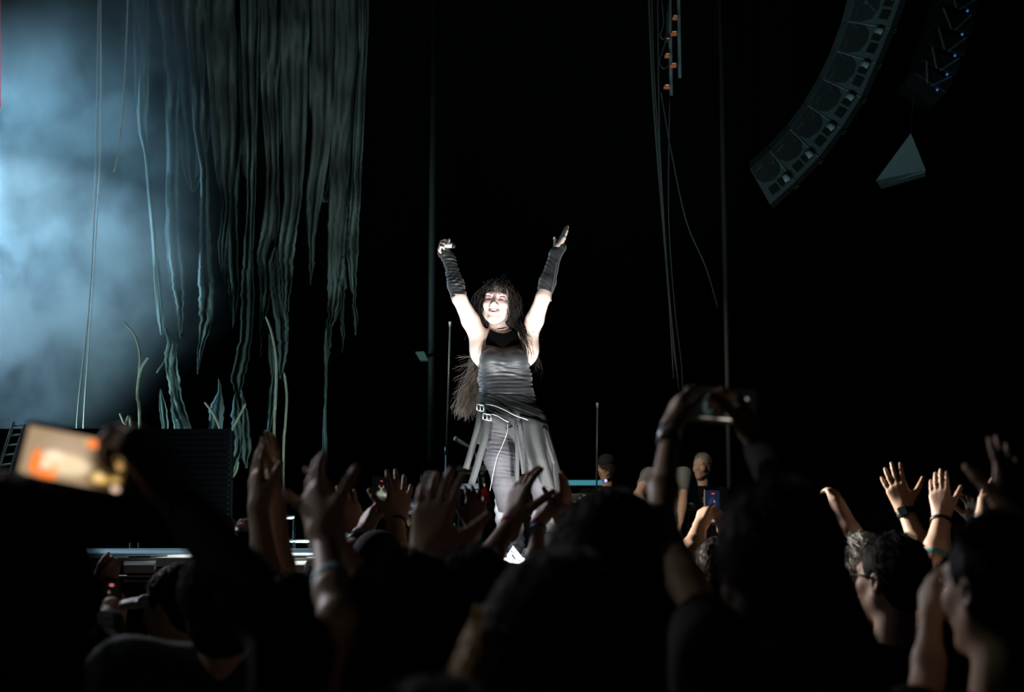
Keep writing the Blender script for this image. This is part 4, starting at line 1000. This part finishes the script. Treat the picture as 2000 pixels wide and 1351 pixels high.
person('spectator in a dark beanie filming the singer with an upright phone', (737, 1118), 4.9, hair='none', cloth='black', skin='fair', hat=('beanie', mat('dark_knit', (.02, .028, .03), .9)), arms=[
    dict(side='L', e=(678, 1098, .0), w=(706, 1046, .12), t=(732, 965, .22), n=(.8, .6, 0), curl=.35, spread=.04, thumb=.3, bands=[(.98, m_wb['white'], .010), (.72, m_wb['black'], .012)], sleeve=.3),
    dict(side='R', e=(772, 1098, .0), w=(774, 1020, .15), t=(786, 915, .22), n=(-.4, .9, 0), curl=.12, spread=.14, thumb=.8, bands=[(.98, m_wb['black'], .006)], sleeve=.3)], vox=.005)
phone('upright phone showing a small picture of the singer', W(747, 968, 5.10), (1, 0, -.02), (.02, .06, 1), .074, .150,
      screen_mat('filming_phone_screen', (.002, .003, .003), [(.50, .52, .42, .20, (.03, .05, .05), .5), (.40, .55, .32, .10, (.30, .30, .22), .3), (.68, .52, .26, .07, (.45, .40, .28), .2), (.45, .36, .34, .12, (.05, .09, .06), .3), (.42, .60, .09, .11, (.20, .27, .25), .4), (.42, .69, .06, .04, (.55, .33, .20), .3), (.30, .74, .03, .05, (.55, .33, .20), .3), (.55, .73, .03, .05, (.55, .33, .20), .3), (.42, .885, .10, .012, (1.0, .12, .08), .5), (.42, .27, .07, .025, (.7, .14, .03), .4), (.72, .27, .06, .03, (.55, .40, .25), .4)], 1.0))
person('spectator with one spread hand reaching up beside the filming phone', (640, 1160), 5.2, hair='short', cloth='black', skin='warm', arms=[
    dict(side='R', e=(712, 1105, .05), w=(701, 1036, .1), t=(660, 945, .12), n=(.2, 1, 0), curl=.15, spread=.10, thumb=1.0, sleeve=.3)], vox=.005)
person('spectator holding up a clear plastic cup behind the clapping hands', (528, 1160), 4.7, hair='short', cloth='black', skin='warm', arms=[
    dict(side='L', e=(520, 1130, .0), w=(506, 1082, .1), t=(488, 1018, .1), n=(-.6, .3, 0), curl=.5, spread=.03, thumb=.5, scale=.9)], vox=.006)
cu = empty('plastic_cup', W(480, 1092, 4.75), 'clear plastic cup of dark drink with a white rim', 'cup')
MB().tube([W(481, 1092, 4.75), W(479, 1036, 4.75)], [.020, .031], 20).build('cup_body', mat('dark_drink', (.02, .01, .006), .15), cu, True)
MB().tube([W(479, 1037, 4.75), W(479, 1034, 4.75), W(479, 1033.8, 4.75), W(479, 1029, 4.75)], [.033, .0335, .031, .0335], 20).build('cup_rim', mat('white_plastic', (.85, .88, .88), .35), cu, True)
person('spectator filming low with an upright phone and a yellow lit hand', (1404, 1120), 5.3, hair='short', cloth='black', skin='warm', arms=[
    dict(side='L', e=(1352, 1085, .1), w=(1366, 1030, .3), t=(1384, 968, .34), n=(.8, .6, 0), curl=.4, spread=.03, thumb=.3),
    dict(side='R', e=(1440, 1085, .1), w=(1414, 1034, .3), t=(1404, 980, .34), n=(-.8, .5, 0), curl=.6, spread=.05, thumb=.3)], vox=.006)
phone('small upright phone with a blue screen held low right of the singer', W(1392, 990, 5.62), (1, 0, -.02), (.02, .06, 1), .068, .145,
      screen_mat('blue_phone_screen', (.008, .014, .035), [(.45, .55, .4, .35, (.02, .035, .09), .3), (.30, .40, .22, .18, (.22, .26, .38), .2), (.5, .14, .5, .10, (.32, .33, .36), .6), (.52, .90, .18, .025, (.9, .08, .07), .4), (.42, .10, .07, .03, (.75, .05, .05), .5), (.75, .10, .08, .03, (.6, .65, .9), .4), (.62, .66, .03, .06, (.5, .6, .8), .3)], 1.0))
person('blond spectator half hidden below the phone at the right of the centre', (1326, 1182), 4.9, hair='bob', hcol='blond', cloth='navy', vox=.008)
gl, Tg, Rg = person('spectator in glasses looking left with short dark hair', (1738, 1133), 4.2, face=(-.62, .78, .05), hair='short', hcol='black', cloth='black', skin='fair', vox=.005)
m_frame = mat('glasses_frame', (.02, .02, .02), .3)
b = MB()
for q in (-1, 1):
    b.tube([Tg((q * .062, .088, .012)), Tg((q * .076, .05, .014)), Tg((q * .080, -.01, .006))], .0028, 6)
    b.tube([Tg((q * .034 + .024 * math.cos(a), .102 - .010 * abs(math.cos(a)), .008 + .018 * math.sin(a))) for a in np.linspace(0, 6.283, 14)], .0024, 5)
b.build('glasses', m_frame, gl, True)
person('grey haired spectator with a brightly lit bare arm stretched up', (1676, 1114), 5.2, face=(-.5, .85, 0), hair='short', hcol='grey', cloth='black', skin='fair', arms=[
    dict(side='L', e=(1672, 1072, .0), w=(1636, 984, .1), t=(1618, 940, .2), n=(-.3, .9, .2), curl=.35, spread=.02, thumb=.3, sleeve=.15, k=1.0)], vox=.005)
ws = MB(); ring(ws, W(1672, 1072, 5.2), W(1636, 984, 5.3), .42, .050, .035, 16, .012)
wt, _, _ = person('spectator with an open hand and dark square wristwatch', (1800, 1155), 5.4, hair='short', cloth='black', skin='warm', arms=[
    dict(side='L', e=(1812, 1098, .0), w=(1768, 996, .1), t=(1732, 906, .12), n=(.5, .85, .05), curl=.06, spread=.13, thumb=.95, bands=[(.94, m_wb['black'], .013)], sleeve=.2)], vox=.0045)
e_, w_ = W(1812, 1098, 5.4), W(1768, 996, 5.5); X_, Y_, Z_ = frame(w_ - e_, (-.5, -.85, 0)); c_ = e_ + (w_ - e_) * .93 + Y_ * .036
MB().box(c_, (.019, .006, .022), (X_, Y_, Z_), .004).build('watch_face', mat('watch_glass', (.02, .03, .035), .15), wt)
person('spectator with a flat hand and black beaded bracelet', (1862, 1165), 4.8, hair='short', cloth='black', skin='fair', arms=[
    dict(side='L', e=(1826, 1100, .0), w=(1840, 1010, .1), t=(1830, 916, .12), n=(.6, .8, .05), curl=.05, spread=.02, thumb=.6, bands=[(.90, m_wb['black'], .006), (.10, m_wb['teal'], .012)], sleeve=.1)], vox=.0045)
person('spectator in the right corner with a lit neck and bare shoulder', (1948, 1152), 2.5, face=(-.45, .9, 0), hair='short', hcol='black', cloth='black', skin='warm', sleeve=0, arms=[
    dict(side='L', k=.62, e=(1812, 1330, .1), w=(1818, 1205, .15), t=(1812, 1100, .2), n=(.8, .5, 0), curl=.2, sleeve=.15),
    dict(side='R', e=(1990, 1180, .0), w=(1978, 1010, .1), t=(1962, 852, .15), n=(-.5, .8, 0), curl=.05, spread=.10, sleeve=.15)], vox=.006)
person('spectator with a pale lit hand raised beside the right edge', (1935, 1140), 4.3, hair='short', cloth='black', skin='fair', arms=[
    dict(side='L', e=(1906, 1105, .0), w=(1922, 1016, .1), t=(1944, 928, .12), n=(.55, .8, 0), curl=.06, spread=.05, thumb=.4, sleeve=.2)], vox=.005)
person('spectator with curled orange lit fingers near the right edge', (1886, 1130), 6.0, hair='short', cloth='black', skin='warm', arms=[
    dict(side='L', e=(1900, 1090, .0), w=(1904, 1020, .1), t=(1898, 966, .12), n=(-.6, -.5, 0), curl=.5, spread=.2, thumb=.8, sleeve=.2, scale=.85)], vox=.005)
# ---- lower left
person('hunched spectator in a dark tee with a pale sleeve at the lower left', (446, 1195), 2.9, hair='short', cloth='teal', drop=.13, shw=.20, sleeve=.5, skin='fair', vox=.008)
person('bearded spectator with a pale visor looking left at the lower left', (338, 1188), 4.6, face=(-.92, .35, -.12), hair='short', hcol='black', cloth='black', skin='warm', hat=('visor', mat('pale_visor', (.62, .66, .68), .6)), vox=.006)
person('spectator with two small clapping hands near the stage at the left', (120, 1168), 5.3, hair='short', cloth='black', skin='warm', arms=[
    dict(side='L', e=(176, 1195, .0), w=(190, 1134, .1), t=(200, 1074, .12), n=(.8, .5, .2), curl=.25, spread=.05, thumb=.5),
    dict(side='R', e=(222, 1195, .0), w=(216, 1134, .1), t=(226, 1076, .12), n=(-.3, .8, .2), curl=.45, spread=.05, thumb=.5)], vox=.005)
person('spectator in a green fleece holding a small phone at the lower left', (128, 1205), 3.6, hair='short', cloth='green', sleeve=1.8, arms=[
    dict(side='R', e=(200, 1290, .0), w=(214, 1205, .2), t=(220, 1150, .25), n=(.1, 1, 0), curl=.5, spread=.04, thumb=.6, sleeve=1.8)], vox=.007)
phone('tiny phone with a red recording mark at the lower left', W(218, 1148, 3.92), (1, 0, -.03), (.03, .1, 1), .060, .052,
      screen_mat('red_mark_screen', (.002, .002, .002), [(.52, .70, .17, .09, (1.0, .22, .22), .6), (.40, .2, .10, .12, (.25, .2, .1), .3)], 1.0))
# ------------------------------------------------------------------ crew and gear behind the walkway
DZ = 0.75
person('crew man with a stubbly warm lit face beside the raised crowd hand', (838, 932), 13.0, face=(.15, -1, 0), hair='short', hcol='black', cloth='black', skin='warm', ground=DZ, vox=.008)
person('crew man in a dark cap standing behind the blue lit table', (1184, 913), 13.2, face=(-.3, -1, -.15), hair='none', hat=('cap', mat('dark_cap', (.015, .015, .016), .9)), cloth='black', skin='warm', ground=DZ, vox=.008)
person('grey haired crew man in a black shirt looking to the left', (1371, 912), 13.3, face=(-.55, -.85, 0), hair='crop', hcol='grey', cloth='black', skin='fair', ground=DZ, vox=.008)
person('crew member in a grey tee bending over with a brightly lit arm', (1302, 914), 12.4, face=(-.35, -.8, -.5), hair='short', hcol='black', cloth='grey', skin='fair', ground=DZ, vox=.008, drop=.07, shw=.15, arms=[
    dict(side='R', e=(1247, 966, -.25), w=(1262, 1012, -.35), t=(1285, 1030, -.4), n=(0, -.2, -1), curl=.3, sleeve=.45),
    dict(side='L', e=(1334, 985, -.2), w=(1330, 1020, -.3), t=(1322, 1040, -.35), n=(0, -.2, -1), curl=.3, sleeve=.45)])
lp = empty('laptop', W(1355, 990, 12.6), 'open laptop with a dim teal lid in front of the grey haired man', 'laptop')
a, b = W(1340, 936, 12.6), W(1366, 985, 12.5)
MB().prism([W(1339, 936, 12.62), W(1362, 938, 12.62), W(1367, 986, 12.5), W(1344, 984, 12.5)], (0, .012, 0)).build('lid', mat('dim_teal_lid', (.10, .16, .17), .5), lp)
MB().box(W(1358, 990, 12.62), (.06, .12, .008)).build('base', m_dark_metal, lp)
MB().box(W(1358, 996, 12.72) * [1, 1, 0] + [0, 0, (W(1358, 996, 12.62)[2] + DZ) / 2], (.05, .05, (W(1358, 996, 12.62)[2] - DZ) / 2 - .005)).build('stand_case', m_dark_metal, lp)

m_stand = mat('grey_stand_tube', (.06, .085, .082), .45, .3)
def mic_stand(label, top, bot, Y, clip=None):
    t = W(*top, Y); b = W(*bot, Y); f = np.array([b[0], Y, DZ]); o = empty('microphone_stand', f, label, 'stand')
    MB().tube([t, b], .0075, 8).build('upper_tube', m_stand, o, True)
    MB().tube([b + [0, 0, .02], f + [0, 0, .02]], .0105, 8).build('lower_tube', m_stand, o, True)
    MB().tube([b + [0, 0, .03], b + [0, 0, -.03]], .017, 8).build('clutch', m_dark_metal, o, True)
    MB().tube([f, f + [0, 0, .025]], [.15, .13], 16).build('base', m_dark_metal, o, True)
    MB().tube([t, t + [0, -.01, .05]], [.008, .012], 8).build('clip', m_handle, o, True)
    return o
mic_stand('tall thin stand left of the singer behind her long hair', (879, 640), (872, 880), 11.6)
mic_stand('black stand with small bright joints in front of the capped man', (1167, 798), (1165, 985), 12.0)
bm = empty('stage_microphone', W(905, 866, 11.4), 'microphone on a short boom pointing left behind the singer', 'microphone')
MB().tube([W(891, 857, 11.4), W(915, 871, 11.42), W(930, 884, 11.45)], [.014, .012, .008], 8).build('barrel', mat('grey_mic', (.4, .42, .43), .4, .3), bm, True)
MB().tube([W(887, 855, 11.4), W(889, 856, 11.4), W(892, 857.5, 11.4)], [.012, .02, .02], 10).build('grille', mat('grey_mic2', (.35, .37, .38), .5), bm, True)
MB().tube([W(930, 884, 11.45), W(938, 960, 11.5), W(940, 960, 11.5) * [1, 1, 0] + [0, 0, DZ]], .010, 7).build('boom', m_dark_metal, bm, True)
# blue lit table with a mixing console and cases
tb = empty('equipment_table', W(1130, 945, 12.4) * [1, 1, 0] + [0, 0, DZ], 'table edged with a teal light bar in front of the capped man', 'table')
a, b = W(1088, 941, 12.4), W(1176, 944, 12.4)
MB().box((a + b) / 2 + [0, .3, 0], ((b[0] - a[0]) / 2, .3, .02)).build('table_top', mat('teal_top', (.05, .16, .19), .5), tb)
MB().box((a + b) / 2 + [0, -.012, 0], ((b[0] - a[0]) / 2, .008, .022)).build('light_bar', mat('teal_bar', (.05, .2, .25), .4, emit=(.04, .22, .30), estr=.7), tb)
for px in (1092, 1172):
    t = W(px, 946, 12.42); MB().tube([t, (t[0], t[1], DZ)], .018, 7).build('leg', m_stand, tb, True)
MB().tube([W(1183, 938.5, 12.38), W(1183, 938.6, 12.30)], .014, 8).build('blue_lamp', mat('blue_lamp', (.1, .1, .5), .4, emit=(.25, .25, 1), estr=2.5), tb, True)
cn = empty('mixing_console', W(1138, 1000, 12.3) * [1, 1, 0] + [0, 0, DZ], 'dark console with small coloured lights under the teal light bar', 'console')
c = W(1136, 978, 12.3)
MB().box(c * [1, 1, 0] + [0, 0, (c[2] + .06 + DZ) / 2], (.13, .15, (c[2] + .06 - DZ) / 2), None, .01).build('case', mat('console_teal', (.06, .10, .10), .5), cn)
for x, y, col, nm in ((1141, 968, (.5, .5, .15), 'yellow'), (1133, 973, (.55, .35, .33), 'pink'), (1145, 979, (.4, .5, .5), 'white'), (1124, 980, (.35, .12, .06), 'red'), (1138, 985, (.2, .3, .3), 'dim')):
    p = W(x, y, 12.14); MB().box(p, (.010, .008, .007), None, .003).build('button', mat('button_' + nm, col, .4, emit=col, estr=.8), cn)
# keyboard rig behind the singer
kb = empty('keyboard_rig', W(922, 955, 12.6) * [1, 1, 0] + [0, 0, DZ], 'keyboard on a rack frame behind the singer straps', 'keyboard')
MB().box(W(922, 915, 12.7), (.14, .02, .018)).build('rack_bar', m_stand, kb); MB().box(W(920, 924, 12.68), (.11, .02, .012)).build('rack_shelf', m_stand, kb)
MB().prism([W(892, 944, 12.5), W(948, 944, 12.5), W(946, 954, 12.4), W(894, 954, 12.4)], (0, .03, 0)).build('keys', mat('pale_keys', (.7, .74, .7), .5), kb)
for px in (898, 944):
    t = W(px, 908, 12.7); MB().tube([t, (t[0], t[1], DZ)], .016, 7).build('upright', m_stand, kb, True)
# tilted white panel, amber leg
wp = empty('tilted_panel', W(802, 990, 12.0) * [1, 1, 0] + [0, 0, DZ], 'tilted grey panel table beside the filming hands', 'table')
MB().prism([W(789, 981, 12.0), W(828, 970, 12.0), W(838, 996, 11.8), W(790, 1000, 11.8)], (0, .02, -.02)).build('panel', mat('panel_grey', (.20, .27, .28), .4), wp)
MB().tube([W(789, 981, 11.99), W(830, 969, 11.99)], .008, 6).build('edge', m_handle, wp)
MB().tube([W(783, 1000, 12.0), W(803, 1024, 12.0)], .03, 8).build('brace', mat('amber_brace', (.35, .25, .09), .5), wp, True)
t = W(815, 990, 11.95); MB().tube([t, (t[0], t[1], DZ)], .02, 8).build('leg', m_dark_metal, wp, True)
for px, r_, mm, lab in ((877, .018, m_alu, 'pale upright post behind the dark raised hand'), (889, .012, mat('tan_post', (.3, .26, .2), .5), 'thin tan post right of the pale upright')):
    t = W(px, 1022, 10.9); tag(MB().tube([t, (t[0], t[1], DZ)], r_, 8).build('upright_post', mm, None, True), lab, 'post')
rb = empty('amplifier_case', W(1020, 1000, 12.0) * [1, 1, 0] + [0, 0, DZ], 'dark amplifier case with a red stripe between the singer legs', 'case')
c = W(1018, 1000, 12.0); MB().box(c * [1, 1, 0] + [0, 0, (c[2] + .1 + DZ) / 2], (.22, .2, (c[2] + .1 - DZ) / 2), None, .015).build('case', m_dark_metal, rb)
MB().box(W(1018, 992, 11.78), (.11, .01, .03)).build('red_stripe', mat('red_stripe', (.75, .02, .02), .4), rb)
MB().box(W(1018, 1006, 11.78), (.2, .01, .012)).build('trim', m_handle, rb)
rg = empty('red_guitar', W(942, 985, 11.8), 'red guitar body leaning behind the singer left leg', 'guitar')
sdf_obj('guitar_body', [ell(W(944, 990, 11.8), (.07, .03, .11), None, .02), ell(W(943, 966, 11.8), (.05, .028, .07), None, .03)], .012, mat('red_lacquer', (.45, .015, .02), .3), rg)
MB().tube([W(943, 960, 11.8), W(930, 905, 11.75)], [.018, .014], 7).build('neck', m_stand, rg, True)
MB().prism([W(950, 980, 11.7), W(964, 984, 11.7), W(958, 998, 11.7), W(949, 994, 11.7)], (0, .03, 0)).build('pedal', m_dark_metal, rg)
t = W(944, 1016, 11.8); MB().tube([W(944, 1012, 11.8), (t[0], t[1], DZ)], .014, 6).build('stand', m_dark_metal, rg, True)
rk = empty('effects_rack', W(668, 1020, 12.0) * [1, 1, 0] + [0, 0, DZ], 'teal grey equipment rack with small lights left of the filming phone', 'rack')
c = W(668, 1010, 12.0); MB().box(c * [1, 1, 0] + [0, 0, (c[2] + .1 + DZ) / 2], (.13, .15, (c[2] + .1 - DZ) / 2), None, .012).build('case', mat('rack_teal', (.04, .065, .065), .5), rk)
for x, y, w_, h_ in ((664, 1030, .05, .012), (682, 1028, .03, .01), (660, 1042, .07, .03)): MB().box(W(x, y, 11.83), (w_, .01, h_), None, .003).build('module', m_stand, rk)
MB().box(W(660, 1002, 11.83), (.02, .01, .04), None, .004).build('amber_module', mat('amber_mod', (.3, .17, .05), .5), rk)
# red cable tray and pale pipes low at the left
rt = empty('red_trimmed_platform', W(462, 1060, 11.0) * [1, 1, 0] + [0, 0, DZ], 'dark platform with red edge trim behind the plastic cup', 'platform')
MB().prism([W(408, 1006, 11.0), W(448, 1006, 11.0), W(500, 1046, 10.7), W(470, 1060, 10.7), W(420, 1060, 10.7)], (0, .1, -.02)).build('top', m_dark_metal, rt)
MB().tube([W(418, 1013, 10.9), W(472, 1034, 10.7)], .006, 5).build('red_trim', mat('red_trim', (.7, .02, .03), .5), rt)
MB().tube([W(436, 1028, 10.85), W(474, 1042, 10.68)], .005, 5).build('red_trim', MATS['red_trim'], rt)
for x, y in ((418, 1022), (424, 1030), (435, 1036)): MB().tube(spline([W(x - 3, y + 8, 10.7), W(x, y, 10.7), W(x + 2, y + 4, 10.7), W(x + 1, y + 12, 10.7)], 8), .008, 6).build('ring', m_twig, rt, True)
t = W(470, 1036, 10.9); MB().tube([t, (t[0], t[1], DZ)], .03, 6).build('leg', m_dark_metal, rt)
for x0, x1, y, lab in ((548, 575, 1010, 'short pale pipe behind the clapping hands'), (545, 606, 1056, 'long pale pipe low behind the clapping hands')):
    p0, p1 = W(x0, y, 11.2), W(x1, y, 11.2); o = empty('pipe_barrier', (p0 + p1) / 2 * [1, 1, 0] + [0, 0, DZ], lab, 'barrier')
    MB().tube([p0, p1], .014, 7).build('bar', m_alu, o, True)
    for p in (p0, p1): MB().tube([p, (p[0], p[1], DZ)], .012, 6).build('post', m_dark_metal, o, True)
# footlights and the paper taped to the lip
for i, (x, y, z) in enumerate(FOOT):
    o = empty('footlight', (x, y - .06, ZT), ['footlight on the stage lip at the left of the singer boots', 'footlight glowing white at the right of the singer boots'][i], 'lamp')
    MB().box((x, y - .10, ZT + .035), (.075, .03, .035), None, .008).build('housing', m_dark_metal, o)
    MB().box((x, y - .066, ZT + .036), (.062, .004, .026), None, .002).build('lens', mat('lit_lens', (1, 1, 1), .3, emit=(1, .98, .95), estr=12), o)
p_ = np.array([.226, 7.28, ZT]); bu = empty('marker_lamp', p_, 'small bare lamp glaring white beside the right boot', 'lamp')
MB().tube([p_, p_ + [0, 0, .012]], [.04, .036], 14).build('base', m_dark_metal, bu, True)
MB().tube([p_ + [0, 0, .010], p_ + [0, 0, .022], p_ + [0, 0, .036], p_ + [0, 0, .044]], [.030, .032, .022, .006], 14).build('bulb', mat('glaring_bulb', (1, 1, 1), .3, emit=(1, .98, .92), estr=9), bu, True)
pl_ = empty('added_pit_lamp', (PIT[0], PIT[1] - .1, 0), 'added fill lamp on a low stand in the pit before the stage', 'lamp')  # fixture modelled around the added fill
MB().box((PIT[0], PIT[1] - .09, PIT[2]), (.10, .05, .07), None, .015).build('housing', m_dark_metal, pl_)
MB().box((PIT[0], PIT[1] - .036, PIT[2]), (.085, .004, .055), None, .003).build('lens', MATS['lit_lens'], pl_)
MB().tube([(PIT[0], PIT[1] - .1, PIT[2] - .06), (PIT[0], PIT[1] - .1, .02)], .016, 8).build('pole', m_dark_metal, pl_, True)
MB().tube([(PIT[0], PIT[1] - .1, 0), (PIT[0], PIT[1] - .1, .03)], [.16, .12], 14).build('base', m_dark_metal, pl_, True)
pa = empty('paper_sign', W(1000, 1104, 6.35), 'white paper notice tilted on the stage lip below the boots', 'sign')
q = [W(1002, 1065, 6.45), W(1022, 1090, 6.45), W(1006, 1105, 6.30), W(990, 1084, 6.30)]
MB().prism(q, (0, .004, -.003)).build('sheet', mat('white_paper', (.9, .9, .9), .7), pa)
tcu = bpy.data.curves.new('lettering', 'FONT'); tcu.body = 'goood'; tcu.size = .024; tcu.align_x = 'CENTER'; tcu.extrude = .0003
to = bpy.data.objects.new('lettering', tcu); COL.objects.link(to); to.parent = pa
X = nrm(q[2] - q[3]); Zv = nrm(np.cross(X, q[0] - q[3])); Zv = Zv if Zv[1] < 0 else -Zv; Yv = np.cross(Zv, X)
M = Matrix(((X[0], Yv[0], Zv[0], 0), (X[1], Yv[1], Zv[1], 0), (X[2], Yv[2], Zv[2], 0), (0, 0, 0, 1)))
M.translation = Vector(sum(q) / 4 - root_of(pa) + Zv * .004 + Yv * -.004); to.matrix_local = M
tcu.materials.append(m_dark)
bpy.context.view_layer.update()
tme = bpy.data.meshes.new_from_object(to.evaluated_get(bpy.context.evaluated_depsgraph_get()))
bpy.data.objects.remove(to); to = bpy.data.objects.new('lettering', tme); COL.objects.link(to); to.parent = pa; to.matrix_local = M
cq = q[3] * .45 + q[2] * .25 + q[0] * .1 + q[1] * .2 + Zv * .004
MB().prism([cq + X * a_ + Yv * b_ for a_, b_ in ((-.012, -.010), (.012, -.010), (.012, .010), (-.012, .010))], Zv * .0006).build('printed_square', m_dark, pa)
